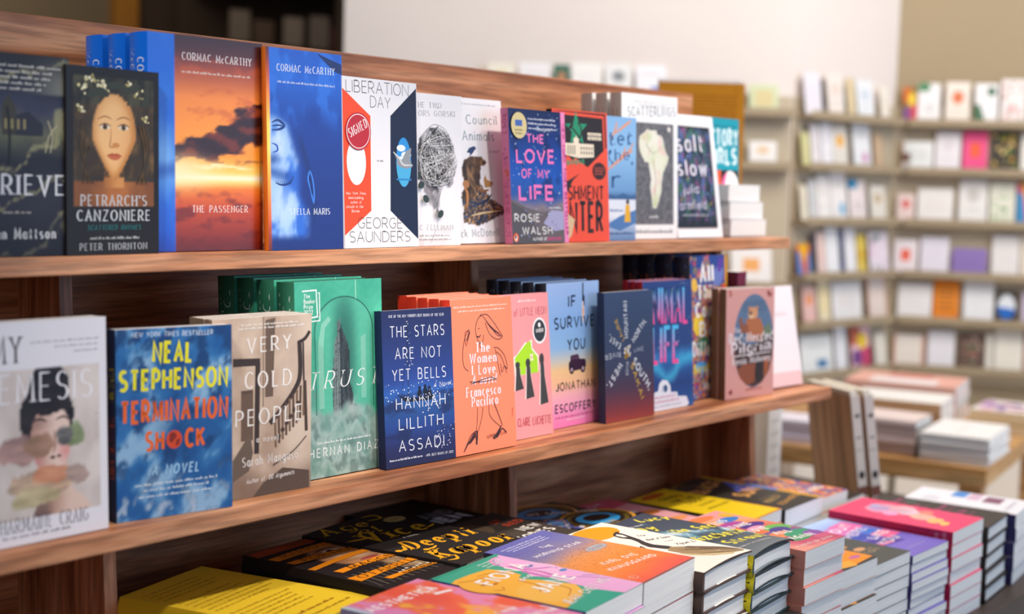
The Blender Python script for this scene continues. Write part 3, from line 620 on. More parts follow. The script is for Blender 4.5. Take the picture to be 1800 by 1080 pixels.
def b_blue(u, v):
    if u < .05:
        return ramp(v, (0, '#6a1c10'), (.15, '#d85c18'), (.3, '#ff9a20'), (.5, '#ffe060'), (.62, '#ffd850'), (.75, '#ff9830'), (.9, '#b84820'), (1, '#5a2018'))
    n = fb(u * 3, v * 3, 12); m = fb(u * 6, v * 7, 15, 5)
    c = ramp(v, (0, '#0d2470'), (.3, '#0f2a7c'), (.6, '#12368f'), (.74, '#174cae'), (.85, '#1c5cc8'), (1, '#1b55be'))
    c = mix(c, '#2f76e0', sm(.0, .5, m + .3 * sm(.6, .9, v)) * .6 * sm(.55, .75, v)); c = mix(c, '#0f2f86', sm(.22, .0, math.hypot((u - .62) * .9, (v - .66) * 2.2)) * .7)
    bu = ramp(v, (0, '#800000'), (.07, '#880000'), (.16, '#8c0000'), (.28, '#6e0000'), (.42, '#700000'), (.52, '#5c0000'), (.62, '#4c0000'), (.68, '#200000'))[0]
    lit = sm(bu + .04, bu - .10, u) * sm(.04, .09, v)
    c = mix(c, mix('#2c66cc', '#9fc2f2', sm(-.35, .5, m + .5 * sm(.4, .05, u))), lit * sm(.70, .62, v))
    c = mix(c, '#d4e4fa', sm(.13, .02, math.hypot(u - .13, (v - .52) * 1.1)) * .7); c = mix(c, '#c4daf8', sm(.17, .02, math.hypot((u - .2) * .8, (v - .22) * 1.1)) * .6)
    c = mix(c, '#163a8c', sm(.05, 0, abs(v - .37 + .12 * (u - .2))) * sm(.42, .2, u) * .65); c = mix(c, '#143480', sm(.045, 0, abs(v - .45)) * sm(.22, .05, u) * .7)
    c = mix(c, '#0c1f5e', sm(.06, .0, abs(u - .50 - .10 * math.sin(v * 7))) * sm(.1, .2, v) * sm(.62, .5, v) * .6)
    return c
def a_blue(A):
    A.line([(.06, .63), (.14, .645), (.22, .62), (.16, .60), (.06, .595)], .03, '#16357e', taper=True); A.line([(.06, .615), (.15, .62), (.21, .615)], .015, '#0d2260', taper=True)
    A.line([(.06, .53), (.12, .52), (.13, .495), (.07, .485)], .02, '#1d4fae', taper=True)
    A.line([(.10, .335), (.18, .325), (.28, .335), (.33, .37)], .02, '#0e2c76', taper=True)
    for k in range(8): A.line([(.12 + .025 * k, .33), (.10 + .027 * k, .345)], .006, '#0e2466', 0)
    A.line([(.545, .40), (.52, .36), (.555, .30), (.59, .24), (.60, .29), (.58, .36), (.545, .40)], .02, '#3a78d8'); A.line([(.56, .37), (.55, .33), (.575, .28)], .012, '#0c2264')
    A.poly([(.66, .995), (.995, .95), (.995, .90), (.9, .91), (.8, .945)], '#10205c')
    A.text('CORMAC McCARTHY', .135, .888, .90, .893, .034, '#eef2fa', w=.75, c=.4, serif=1); A.greek(.14, .90, .83, .012, '#b8c8ee', 5, .05)
    A.text('STELLA MARIS', .27, .178, .81, .180, .030, '#eef2fa', w=.75, c=.4, serif=1)
stand(make_book('book', 'deep blue hardcover with a face turned sideways and an orange edge', .1235, .242, .008, a_blue, '#d0681c', kind='hard', base=b_blue, nx=60, ny=100, gloss=True), 1.1245, 1.303, UZ, 0, 2.7, .008)
def a_lib(A):
    A.poly([(0, .93), (.36, .78), (.35, .22), (0, .075)], '#ee4c26'); A.poly([(.995, .97), (.63, .79), (.61, .22), (.995, .045)], '#16233f')
    A.text('LIBERATION', .045, .912, .89, .918, .068, '#4c3c36', w=.32, track=1.6); A.text('DAY', .36, .833, .635, .833, .065, '#4c3c36', w=.32, track=1.6)
    A.text('GEORGE', .17, .118, .77, .113, .062, '#4c3c36', w=.32, track=1.6); A.text('SAUNDERS', .055, .036, .88, .032, .062, '#4c3c36', w=.32, track=1.6)
    A.ell(.165, .505, .125, .135, '#f1eff2')
    A.ell(.805, .515, .105, .15, '#2d8fd6'); A.ell(.805, .515, .105, .15, '#49a9d8', 20, 180, 360)
    for x, y, r in ((.77, .60, .06), (.84, .56, .07), (.76, .53, .05)): A.ell(x, y, r, .02, '#dfeaf4')
    A.rect(.70, .405, .91, .415, '#2a7fbc')
    A.poly([(.66, .575), (.73, .535), (.78, .53), (.84, .585), (.915, .605), (.895, .53), (.93, .49), (.84, .475), (.76, .485), (.70, .505), (.715, .525)], '#8d939b'); A.line([(.66, .575), (.74, .54), (.80, .50), (.93, .50)], .02, '#c9cdd2', taper=True)
    A.greek(.44, .53, .513, .010, '#8a8a8a', 1)
    for k, (s, a, b) in enumerate((('New York Times', .02, .28), ('bestselling', .055, .245), ('author of', .08, .22), ('Lincoln in the', .02, .24), ('Bardo', .09, .19))):
        A.text(s, a, .315 - .026 * k, b, .315 - .026 * k, .015, '#fbe9e2', w=.7, slant=.2 if k in (0, 3, 4) else 0)
lib = make_book('book', 'white hardcover with an orange panel, a navy panel and a round red sticker', .1435, .2165, .014, a_lib, '#e2e2e8', kind='hard', base='#e4e4ea')
st = MB(); A = Art(st, .1435, .2165, lambda u, v, k: (u * .1435, -.0010 - k, v * .2165))
A.ell(.19, .685, .165, .110, '#b8202c', 40); A.ring(.19, .685, .15, .099, .008, '#f0dcdc'); A.text('SIGNED', .082, .645, .318, .715, .052, '#f6e8e8', w=1.0, c=.4, serif=1)
n0 = len(st.v); st.build('sticker', M_GLOSS, lib)
stand(lib, 1.248, 1.301, UZ, 3.2, 3.0, .014)
HEAD = [(.33, .6), (.36, .70), (.48, .77), (.65, .79), (.80, .74), (.88, .66), (.885, .60), (.935, .53), (.89, .51), (.90, .47), (.87, .45), (.88, .42), (.82, .385), (.74, .40), (.68, .34), (.66, .22), (.52, .28), (.42, .38), (.34, .46)]
def b_thread(u, v):
    if inpoly(u, v, HEAD):
        n = fb(u * 7, v * 9, 33, 5); c = mix('#8e8a90', '#e4e1e6', .5 + .8 * n + .6 * (u - .6)); return mix(c, '#3a373b', sm(.1, .4, fb(u * 6, v * 8, 36) + .3 * sm(.55, .35, u)) * .8)
    return '#f4f2f6'
def a_thread(A):
    A.text('THE TWO', .29, .905, .69, .912, .034, '#4a4a4c', w=.6, c=.35, serif=1); A.text('DOCTORS GORSKI', .10, .848, .89, .862, .034, '#4a4a4c', w=.6, c=.35, serif=1); A.line([(.625, .907), (.645, .918)], .008, '#4a4a4c', 0)
    r = random.Random(5)
    for k in range(330):
        a, b = r.random() * 6.28, r.random() * 6.28; p, q = (.63 + .30 * math.cos(a), .58 + .20 * math.sin(a)), (.63 + .28 * math.cos(b), .56 + .2 * math.sin(b) * .9)
        if all(inpoly(p[0] + (q[0] - p[0]) * t, p[1] + (q[1] - p[1]) * t, HEAD) for t in (.12, .5, .88)): A.line([(p[0] + (q[0] - p[0]) * .1, p[1] + (q[1] - p[1]) * .1), (p[0] + (q[0] - p[0]) * .9, p[1] + (q[1] - p[1]) * .9)], .0035, r.choice(('#2c2a2c', '#ffffff', '#5a585a', '#f4f4f4', '#1e1c1e', '#e8e6e8')), 0)
    for k in range(9): A.line([(.36 + .03 * k, .50 - .03 * k), (.5 + .02 * k, .36), (.66 - .01 * k, .20)], .005, '#7a767a')
    A.line([(.40, .74), (.55, .80), (.72, .77), (.80, .70)], .005, '#5a585a'); A.line([(.66, .25), (.6, .12), (.52, .02)], .004, '#6a686a')
    for x, y, q in ((.37, .40, 20), (.44, .31, -30), (.66, .21, 40), (.32, .46, 60)): A.ell(x, y, .05, .024, '#33403c', 12, rot=q)
    A.text('ISAAC FELLMAN', .14, .105, .85, .105, .032, '#4a4a4c', w=.6, c=.35, serif=1); A.greek(.28, .80, .062, .012, '#8a888a', 3); A.greek(.28, .82, .037, .012, '#8a888a', 4)
stand(make_book('book', 'white paperback with a head wound from tangled thread', .132, .206, .006, a_thread, '#e9e7ea', base=b_thread, nx=54, ny=84, inner='#efefef'), 1.3585, 1.3245, UZ, -1, 1.5, .006)
BEAR = [(.28, .30), (.33, .40), (.30, .50), (.34, .57), (.46, .60), (.55, .595), (.60, .60), (.64, .592), (.69, .565), (.67, .54), (.60, .53), (.585, .46), (.56, .40), (.5, .33), (.36, .28)]
HEAP = [(.28, .14), (.27, .34), (.40, .42), (.56, .42), (.62, .38), (.68, .34), (.72, .31), (.84, .275), (.95, .24), (.96, .21), (.80, .18), (.64, .145), (.5, .12)]
def b_bear(u, v):
    if inpoly(u, v, BEAR): n = fb(u * 16, v * 10, 61, 5); return mix('#2e2118', '#96704c', .45 + n + .5 * (v - .5))
    if inpoly(u + .012 * fb(u * 20, v * 20, 1), v, HEAP):
        n = fb(u * 9, v * 13, 66); m = fb(u * 26, v * 26, 68); p = ('#26304a', '#5c4a38', '#3c4a66', '#a47848', '#2c2c34', '#c8a070', '#566078', '#7a5c40')
        return mix(p[int((n + 1.2) * 9) % 8], '#14141c', sm(0, .5, m) * .6)
    return '#eeeef2'
def a_bear(A):
    A.greek(.30, .92, .955, .010, '#8a98a4', 1)
    A.text('The Council', .08, .815, .91, .83, .062, '#3f6f80', w=.6, c=.6, serif=.5); A.text('of Animals', .12, .705, .85, .715, .062, '#3f6f80', w=.6, c=.6, serif=.5)
    A.text('a novel', .76, .628, .91, .632, .022, '#5a7884', w=.6, slant=.2)
    A.text('Nick McDonell', .12, .042, .81, .05, .052, '#3f6f80', w=.6, c=.6, serif=.5)
    for k in range(7): A.line([(.36 + .02 * k, .56 - .05 * k), (.42 + .02 * k, .52 - .05 * k), (.44 + .02 * k, .46 - .05 * k)], .012, ('#3c2c20', '#9a7450')[k % 2], taper=True)
    A.ell(.645, .562, .012, .007, '#120c08'); A.poly([(.665, .56), (.69, .562), (.685, .548)], '#1c1410'); A.poly([(.63, .44), (.66, .475), (.68, .44), (.78, .42), (.74, .39), (.64, .385)], '#b48a58'); A.line([(.34, .30), (.5, .27), (.66, .30), (.74, .34)], .03, '#28344e', taper=True); A.line([(.4, .19), (.6, .21), (.88, .225)], .02, '#dcc090', taper=True)
    A.line([(.32, .38), (.36, .34), (.34, .24)], .04, '#b87c48', taper=True); A.line([(.52, .40), (.58, .36), (.70, .37)], .03, '#8a6038', taper=True); A.ell(.35, .405, .05, .028, '#b07848', 14)
    A.poly([(.40, .625), (.44, .655), (.52, .67), (.55, .655), (.52, .64), (.48, .615), (.44, .60), (.45, .62)], '#28406a')
stand(make_book('book', 'white paperback with a bear and other animals heaped up and a small blue bird', .1395, .2085, .010, a_bear, '#f2f1f2', base=b_bear, nx=64, ny=96), 1.473, 1.3315, UZ, -.3, 8, .010)
def b_rain(u, v):
    if u > .925: return '#f08cc0'
    n = fb(u * 4, v * 4, 21)
    c = ramp(v + .03 * n, (0, '#3a3438'), (.15, '#5a5456'), (.27, '#8a7c84'), (.30, '#6c6c94'), (.36, '#2c56a4'), (.5, '#1c58ba'), (.68, '#16429a'), (.85, '#182f6c'), (1, '#1a2450'))
    return mix(c, '#0e1f52', sm(.05, .4, n) * .55 * sm(.3, .4, v))
def a_rain(A):
    A.poly([(0, .33), (.25, .27), (.5, .235), (.92, .22), (.92, .0), (0, 0)], '#6a6062'); A.poly([(0, .31), (.2, .26), (.35, .20), (.5, .0), (0, 0)], '#565054'); A.poly([(.55, .15), (.7, .25), (.92, .24), (.92, .10), (.75, .09)], '#a8a4c8')
    A.dots(130, .02, .02, .91, .98, .008, ['#88a6d8', '#2a3c78', '#b8c8e8', '#6c82b4'], 3, 1.3)
    for k in range(3): A.greek(.34, .84, .925 - .035 * k, .014, '#dfe4f2', k, .05)
    A.text('-LAURA DAVE', .47, .845, .73, .845, .016, '#e4e8f4', w=.8)
    P_ = '#f47cc0'
    A.text('THE', .30, .755, .61, .755, .058, P_, w=1.0); A.text('LOVE', .11, .605, .79, .61, .09, P_, w=1.0); A.text('OF MY', .19, .49, .68, .49, .062, P_, w=.95); A.text('LIFE', .13, .33, .77, .33, .098, P_, w=1.1)
    A.greek(.66, .86, .262, .015, '#d8d8e8', 3); A.text('ROSIE', .04, .165, .49, .165, .052, '#d6d2d0', w=1.0); A.text('WALSH', .17, .07, .71, .07, .052, '#d6d2d0', w=1.0)
    A.text('AUTHOR OF', .35, .022, .60, .022, .020, '#f0f0f0', w=1.0); A.text('GHOSTED', .61, .022, .86, .022, .020, '#ee4890', w=1.1)
    A.ell(.06, .045, .045, .034, '#e8602c'); A.ell(.06, .043, .022, .024, '#f6ece4'); A.ell(.055, .05, .012, .017, '#2a2222')
    A.text('NEW YORK TIMES BESTSELLER', .945, .91, .955, .06, .030, '#c03c80', w=.9)
def s_rain(A): A.text('ROSIE WALSH', .25, .96, .25, .58, .45, '#b03468', w=.9); A.ell(.5, .52, .3, .03, '#e8682c'); A.text('THE LOVE OF MY LIFE', .25, .48, .25, .05, .45, '#b03468', w=.9)
rain = make_book('book', 'rain-speckled blue paperback with pink title and pink edge strip', .134, .196, .014, a_rain, '#ee86b2', base=b_rain, nx=60, ny=80, spine_art=s_rain, gloss=True)
st = MB(); A = Art(st, .134, .196, lambda u, v, k: (u * .134, -.0018 - k, v * .196)); A.ell(.165, .875, .135, .098, '#c8b070', 40); A.ell(.165, .875, .12, .087, '#dccb94', 40); A.ring(.165, .875, .125, .09, .006, '#f0e4b8'); A.rect(.10, .87, .22, .915, '#4a6ab8'); A.greek(.09, .24, .835, .014, '#7a6a40', 1); A.greek(.10, .23, .81, .014, '#7a6a40', 2)
st.build('seal', M_GLOSS, rain)
stand(rain, 1.582, 1.303, UZ, .2, 5, .014)
def a_red(A):
    K, RD, G, W_ = '#241c1e', '#ee5238', '#1f8f68', '#eee0c8'
    A.poly([(0, .55), (0, .99), (.97, .99), (.985, .70), (.72, .585), (.5, .56), (.25, .66), (.2, .57)], K); A.line([(.0, .975), (.93, .965), (.945, .60)], .03, RD, 0)
    A.poly([(0, .46), (.40, .64), (.62, .57), (.985, .73), (.985, 0), (0, 0)], RD); A.poly([(.2, .45), (.47, .52), (.35, .47), (.24, .38)], K)
    A.poly([(.43 + (.21, .088)[i % 2] * math.cos(R_(92 + 36 * i)), .855 + (.14, .058)[i % 2] * math.sin(R_(92 + 36 * i))) for i in range(10)], G)
    A.ring(.42, .845, .10, .065, .022, '#2c2422', -110, 70); A.line([(.33, .88), (.50, .79)], .022, '#2c2422', 0); A.line([(.30, .86), (.37, .90)], .04, '#2c2422', 0)
    A.poly([(.22, .66), (.22, .75), (.36, .75), (.38, .765), (.42, .79), (.46, .765), (.48, .75), (.74, .75), (.74, .65), (.45, .64)], W_); A.ell(.42, .775, .05, .022, W_); A.rect(.414, .79, .426, .81, W_)
    for k in range(5):
        for j in range(2): A.rect(.50 + .048 * k, .67 + .035 * j, .52 + .048 * k, .692 + .035 * j, '#4a4038')
    for k in range(4): A.rect(.26 + .04 * k, .665, .275 + .04 * k, .735, '#7a6c5c')
    for k in range(2): A.rect(.63, .815 - .032 * k, .88, .838 - .032 * k, W_); A.greek(.65, .86, .820 - .032 * k, .012, '#3a3230', k)
    A.text('ovlova', .24, .585, .56, .60, .045, '#4f9a78', w=1.3); A.ell(.83, .545, .125, .067, '#3a1c1e'); 
    for k in range(3): A.greek(.745, .915, .563 - .022 * k, .012, '#d8604c', k)
    A.text('SHMENT', .25, .325, .91, .325, .10, K, w=.85, track=1.6); A.text('NTER', .26, .085, .885, .08, .215, K, w=.95, track=1.6)
    A.poly([(.2, .0), (.3, .05), (.36, .17), (.22, .22)], '#d8b890')
stand(make_book('book', 'red and black paperback with a green star over a white capitol dome', .139, .202, .011, a_red, '#241c1e', base='#ee5238', inner='#e8e0d8'), 1.7015, 1.319, UZ, -.8, 4.2, .011)
def b_river(u, v): return ramp(v, (0, '#5d86b8'), (.12, '#aebfdc'), (.2, '#e6e8f2'), (.33, '#dfe4f0'), (.345, '#456a9c'), (.40, '#6d9ccc'), (.7, '#8fbfe8'), (1, '#86b6e4'))
def a_river(A):
    O = '#e09a78'
    for p in ([(.4, .55), (.62, .63), (.85, .72), (.95, .80)], [(.62, .63), (.75, .70), (.80, .76)], [(.5, .80), (.60, .90), (.62, .96)], [(.58, .86), (.8, .94), (.9, .975)], [(.8, .70), (.93, .73)]): A.line(p, .035, O, taper=True)
    A.dots(10, .5, .62, .95, .95, .02, ['#2c5688'], 4); B = '#2f5a94'
    A.text('ter', .47, .765, .93, .785, .115, B, w=.85, serif=.6, c=.5); A.text('the', .45, .64, .88, .66, .09, B, w=.75, serif=.6, c=.5); A.text('r', .53, .43, .72, .43, .14, B, w=.9, serif=.6, c=.5)
    A.poly([(.40, .35), (.5, .375), (.62, .36), (.75, .385), (.9, .36), (1, .375), (1, .335), (.4, .335)], '#3c6494'); A.poly([(.4, .12), (.7, .2), (1, .25), (1, .14), (.7, .08)], '#4f7cb4')
    A.poly([(.78, .15), (.80, .28), (.84, .31), (.88, .28), (.90, .15)], '#e8b02c'); A.ell(.84, .315, .03, .02, '#3a2a22'); A.greek(.5, .75, .235, .025, '#7a92c0', 2); A.greek(.5, .95, .05, .02, '#3c5c90', 3)
stand(make_book('book', 'light blue paperback with orange branches and a tiny figure in yellow', .139, .199, .010, a_river, '#84b2e0', base=b_river, nx=8, ny=40), 1.791, 1.333, UZ, -1.6, 2.2, .010)
AF = [(.33, .60), (.30, .66), (.32, .71), (.40, .735), (.44, .76), (.52, .75), (.60, .755), (.63, .725), (.71, .715), (.74, .67), (.77, .61), (.83, .575), (.80, .53), (.73, .47), (.70, .40), (.69, .33), (.65, .27), (.60, .215), (.545, .22), (.53, .28), (.50, .36), (.52, .42), (.49, .48), (.47, .535), (.40, .54)]
def b_map(u, v):
    if inpoly(u, v, AF):
        n = fb(u * 6, v * 8, 35); c = mix('#e9e6da', '#dfe2c8', .5 + n); c = mix(c, '#e8c8c0', sm(.1, .5, fb(u * 8, v * 9, 37)) * .8); c = mix(c, '#c4d0a0', sm(.35, .2, v) + .7 * sm(.15, .5, fb(u * 7, v * 8, 39))); return c
    if .17 < u < .93 and .10 < v < .81:
        n = fb(u * 22, v * 30, 31); return mix('#55555a', '#77767a', .5 + n)
    return '#f3f2f3'
def a_map(A):
    A.greek(.22, .88, .945, .010, '#a0a6ac', 1); A.greek(.3, .8, .925, .010, '#a0a6ac', 2)
    A.text('SCATTERLINGS', .10, .843, .965, .868, .062, '#7c8a94', w=.75, track=2.4)
    for (a, b), (c, d) in zip(AF, AF[1:] + AF[:1]): A.line([(a, b), (c, d)], .010, '#efece2', 0)
    A.line([(.55, .55), (.6, .42), (.58, .3)], .006, '#c89a90'); A.line([(.42, .66), (.55, .6), (.7, .64)], .006, '#a8b890')
    A.ell(.84, .77, .03, .018, '#e2dcd8', 10); A.greek(.48, .66, .145, .022, '#dcdcdc', 2); A.greek(.20, .92, .04, .028, '#a8aeb4', 4)
def s_map(A): A.rect(.22, .52, .66, .90, '#4a443c'); A.text('SCATTERLINGS', .30, .885, .30, .54, .30, '#e4e0d8', w=.9)
T = .024; bk = make_book('book', 'front white book with a pale map of Africa on grey, upper shelf right', .153, .240, T, a_map, '#eceae6', base=b_map, nx=60, ny=96, spine_art=s_map)
stand(bk, 1.916, 1.346, UZ, -3.3, 3, T)
copies(bk, 2, .0305, 1.916, 1.346, UZ, -3.3, 3, T, '%s white copy behind the Africa map book', 'white books with a grey map cover')
def b_salt(u, v):
    if u > .90 or v > .90 or v < .085: return '#f0eff3'
    n = fb(u * 7, v * 8, 41, 5); m = fb(u * 10, v * 10, 44)
    c = mix('#1a2430', '#39506c', .5 + n); c = mix(c, '#5f6fb4', sm(.1, .4, m) * .7); c = mix(c, '#3f7a58', sm(.15, .45, fb(u * 9, v * 9, 47)) * .7); c = mix(c, '#8c4a7c', sm(.2, .5, fb(u * 8, v * 8, 50)) * .8)
    return mix(c, '#15181f', sm(.25, .1, v) * .7)
def a_salt(A):
    r = random.Random(9)
    for k in range(40): x, y = r.random() * .9, .1 + .8 * r.random(); A.line([(x, y), (x + .06 * r.random(), y + .05 * r.random())], .014, r.choice(('#7fa0d0', '#9c6aa8', '#5a9a78', '#222a34', '#b8a050', '#303c58')), 0)
    for k in range(30): A.poly([(.88, .10 + .027 * k), (.92, .113 + .027 * k), (.88, .126 + .027 * k)], '#20262e')
    for k in range(22): A.poly([(.02 + .04 * k, .09), (.04 + .04 * k, .07), (.06 + .04 * k, .09)], '#20262e'); A.poly([(.02 + .04 * k, .895), (.04 + .04 * k, .915), (.06 + .04 * k, .895)], '#20262e')
    W_ = '#e4e0ee'
    A.text('salt', .12, .70, .72, .71, .135, W_, w=1.0, c=.6, serif=.6); A.text('slow', .10, .505, .76, .515, .12, W_, w=1.0, c=.6, serif=.6)
    A.text('julia', .18, .355, .54, .365, .07, '#c8c4dc', w=.8); A.text('armfield', .08, .225, .68, .235, .07, '#c8c4dc', w=.8); A.greek(.12, .72, .175, .016, '#b8bcc8', 2)
stand(make_book('book', 'dark floral paperback with a white saw-tooth stamp border', .142, .216, .013, a_salt, '#f0eff3', base=b_salt, nx=60, ny=80), 2.068, 1.335, UZ, -.9, 9, .013)
def a_teal(A):
    A.greek(.3, .92, .925, .018, '#0f5f70', 1); W_ = '#dbeff2'
    A.text('FACTORY', -.0 + .02, .765, .985, .778, .125, W_, w=1.35, track=1.6); A.text('GIRLS', .22, .61, .955, .622, .12, W_, w=1.35, track=1.6)
    A.rect(.45, .30, .98, .56, '#241c22'); A.poly([(.44, .30), (.55, .31), (.55, .56), (.44, .55)], '#e85a38'); A.ell(.78, .43, .20, .125, '#f1ede8'); A.ell(.78, .43, .20, .125, '#e86a9a', 14, 110, 230); A.ell(.78, .43, .035, .022, '#3a3030')
    A.ell(.90, .16, .14, .07, '#ef6a3c'); A.ell(.95, .11, .08, .04, '#f48aa4'); A.ell(.7, .2, .05, .04, '#d8eef0'); A.text('MICHELLE', .5, .14, .85, .14, .05, W_, w=1.1); A.text('GALLEN', .45, .055, .9, .055, .07, W_, w=1.2)
stand(make_book('book', 'teal paperback with a white vinyl record, last upright on the upper shelf', .140, .218, .012, a_teal, '#0f8ba0', base='#1397aa'), 2.212, 1.386, UZ, -.6, 2.7, .012)
# white paperbacks lying at the end of the upper shelf
wb = make_book('book', 'topmost of three thick white books lying at the end of the upper shelf', .128, .16, .031, lambda A: A.greek(.2, .8, .6, .05, '#c8c8d0', 1), '#eceaf0', base='#f1eff2', group='white books at the upper shelf end')
lay(wb, 2.256, 1.352, UZ + .0965, 4)
for k in (1, 2): dup(wb, (2.256 + .003 * k, 1.352 - .002 * k, UZ + .0965 - k * .032), (-math.pi / 2, 0, R_(4 - 2 * k)), '%s of three thick white books lying at the end of the upper shelf' % ('middle', 'lowest')[k - 1], 'white books at the upper shelf end')
# orange book on a post stand behind the end of the display
def a_orange(A):
    for k in range(8): A.greek(.12, .9, .88 - .03 * k, .016, '#b86410', k)
    for k in range(14): A.greek(.14, .72, .60 - .024 * k, .014, '#a85c10', k + 20, .04)
    A.rect(.90, 0, .905, 1, '#d87a10')
bs = thing('book_stand', 'slim post stand behind the display end carrying the orange book', 'book stand', (2.846, 1.768, TZ))
b = MB(); b.box(-.08, -.08, 0, .08, .08, .012); b.build('base', M_BLACK, bs, bevel=.002)
b = MB(); b.box(-.012, -.012, .012, .012, .012, .676); b.build('post', M_BLACK, bs)
b = MB(); b.box(-.10, -.05, .676, .10, .08, .684); b.box(-.10, -.052, .6841, .10, -.048, .693); b.build('rest', M_BLACK, bs)
ob = make_book('book', 'large orange book with blocks of print, seen past the end of the wooden panel', .195, .262, .03, a_orange, '#e89018', base='#f0a020', back='#ee6a4c')
ob.location = (2.728, 1.828, TZ + .6855); ob.rotation_euler = (-R_(3), 0, R_(-52))

wk = make_book('book', 'white book just showing above the orange book at the display end', .19, .271, .02, None, '#f0eeea', base='#f4f2ee')
wk.location = (2.728 + .030 * math.sin(R_(52)) + .004, 1.828 + .034 * math.cos(R_(52)), TZ + .6855); wk.rotation_euler = (-R_(3), 0, R_(-52))
# ------------------------------------------------------------------ middle shelf: face-out books, left to right
def b_mask(u, v):
    if not (.10 < u < .945 and .115 < v < .785): return '#e6e5ec'
    n = fb(u * 4, v * 4, 61); st = fb(u * 4, v * 22, 63, 5)
    c = mix('#c6bab5', '#dcd2cd', .5 + n)
    if v < .34 and abs(u - .62 + .12 * (v - .3)) < .075 + .14 * sm(.26, .12, v): c = mix('#b8917f', '#dfc3b4', sm(.5, .7, u + .05 * n)); c = mix(c, '#4a3a3c', sm(.6, .5, u) * sm(.3, .1, v) * .6)
    if math.hypot((u - .555) / .15, (v - .705) / .10) < 1 or math.hypot((u - .535) / .205, (v - .565) / .15) < 1 and v > .44: c = mix('#151113', '#2c2426', .5 + st)
    d = math.hypot((u - .565) / .155, (v - .46) / .165)
    if d < 1 and (v < .60 + .03 * math.sin(u * 9)):
        f = mix('#e6cabd', '#b98f80', sm(.45, .2, u) * .0 + sm(.62, .40, u)); f = mix(f, '#dd8e8c', sm(.10, .0, math.hypot(u - .68, (v - .40) * 1.2)) * .8); f = mix(f, '#c98482', sm(.12, 0, math.hypot(u - .44, (v - .38) * 1.2)) * .8)
        f = mix(f, '#8a6a62', sm(.04, 0, abs(v - .535)) * sm(.62, .45, u) * .5); c = mix(f, c, sm(.96, 1.0, d))
    for cu, cv, ru, rv, sd, a, b_ in ((.33, .425, .17, .066, 1, '#8f706c', '#b58e86'), (.47, .435, .12, .052, 8, '#8a6c54', '#a8806c'), (.735, .47, .105, .062, 2, '#66784e', '#92a27a'), (.66, .465, .06, .045, 9, '#4c4a50', '#7c7a78'), (.50, .265, .245, .068, 3, '#a08a76', '#d2b090'), (.44, .205, .175, .048, 4, '#a89c76', '#d0c29c'), (.57, .30, .13, .04, 5, '#c07c5c', '#dc9c78'), (.745, .285, .09, .045, 6, '#94807a', '#b89c90')):
        k = smear(u, v, cu, cv, ru, rv, sd * 11)
        if k < 1.1: c = mix(mix(a, b_, .5 + st * 1.1), c, sm(.9, 1.1, k) * 1.0 + .08)
    return c
def a_mask(A):
    A.line([(.585, .50), (.595, .43), (.575, .395)], .02, '#b08a7c', taper=True); A.ell(.575, .375, .02, .008, '#5a3c38'); A.ell(.622, .378, .017, .007, '#5a3c38'); A.line([(.42, .545), (.48, .556), (.535, .542)], .018, '#4a3632', taper=True); A.line([(.60, .545), (.66, .556), (.70, .54)], .014, '#4a3632', taper=True); A.text('A NOVEL', .90, .56, .90, .42, .018, '#b8aaa6', w=.6)
    A.greek(.42, .94, .90, .009, '#9a98a0', 1, .05); A.greek(.6, .94, .875, .009, '#9a98a0', 2, .05); A.greek(.75, .94, .848, .009, '#9a98a0', 3, .05)
    A.text('MY', .14, .82, .36, .82, .115, '#4a3a3c', w=.7, c=.35, serif=1); A.text('NEMESIS', .04, .645, .885, .635, .125, '#f0eef4', w=.6, c=.35, serif=1)
    A.text('CHARMAINE CRAIG', .13, .062, .84, .058, .062, '#4a383a', w=.55, c=.35, serif=1); A.greek(.2, .70, .035, .013, '#8a828a', 5, .07)
stand(make_book('book', 'white-edged book with a woman hidden by smears of paint, left end of middle shelf', .148, .216, .022, a_mask, '#e4e3ea', base=b_mask, nx=76, ny=110), .693, 1.213, MZ, .5, 1.8, .022)
def b_wave(u, v):
    n = fb(u * 3.5 + v, v * 4.5 - u * 2, 71, 6); m = fb(u * 7 + v * 4, v * 9 - u * 5, 73, 5); q = u * .6 + v
    c = mix('#1d5c9e', '#3f84c0', .5 + n)
    c = mix(c, '#8fb8da', sm(.1, .6, n + .35 * sm(.5, 0, v) + .12 * sm(.45, .1, u)))
    c = mix(c, '#123c70', sm(.05, .5, m + .25 * sm(.6, 1, v)) * .85); c = mix(c, '#c7d8ea', sm(.1, .5, m) * sm(.35, .02, v) * .8)
    return mix(c, '#0f3a70', sm(.28, 0, math.hypot(u - .52, (v - .42) * 1.2)) * .55)
def a_wave(A):
    A.text('NEW YORK TIMES BESTSELLER', .13, .958, .83, .952, .024, '#d8e4f0', w=.8, slant=.1)
    Y, O = '#f2ea18', '#f06a1a'
    A.text('NEAL', .30, .825, .65, .815, .10, Y, w=1.25, track=1.7); A.text('STEPHENSON', .02, .685, .965, .672, .098, Y, w=1.15, track=1.5)
    A.text('TERMINATION', .03, .515, .965, .502, .105, O, w=1.2, track=1.5); A.text('SH', .235, .362, .40, .360, .092, O, w=1.25); A.text('CK', .575, .360, .755, .358, .092, O, w=1.25)
    A.ell(.485, .405, .068, .049, '#d84a26'); A.poly([(.45, .44), (.49, .445), (.51, .42), (.48, .40), (.47, .385), (.44, .40)], '#8a2a1c'); A.poly([(.50, .40), (.535, .41), (.53, .38), (.50, .365)], '#8a2a1c')
    A.text('A NOVEL', .29, .228, .70, .222, .048, '#a4d0f0', w=1.1, slant=.12, track=3)
    A.greek(.15, .86, .175, .013, '#d8e4ee', 1, .07); A.greek(.22, .80, .145, .013, '#d8e4ee', 2, .07); A.greek(.18, .82, .112, .014, '#d8e4ee', 3, .07)
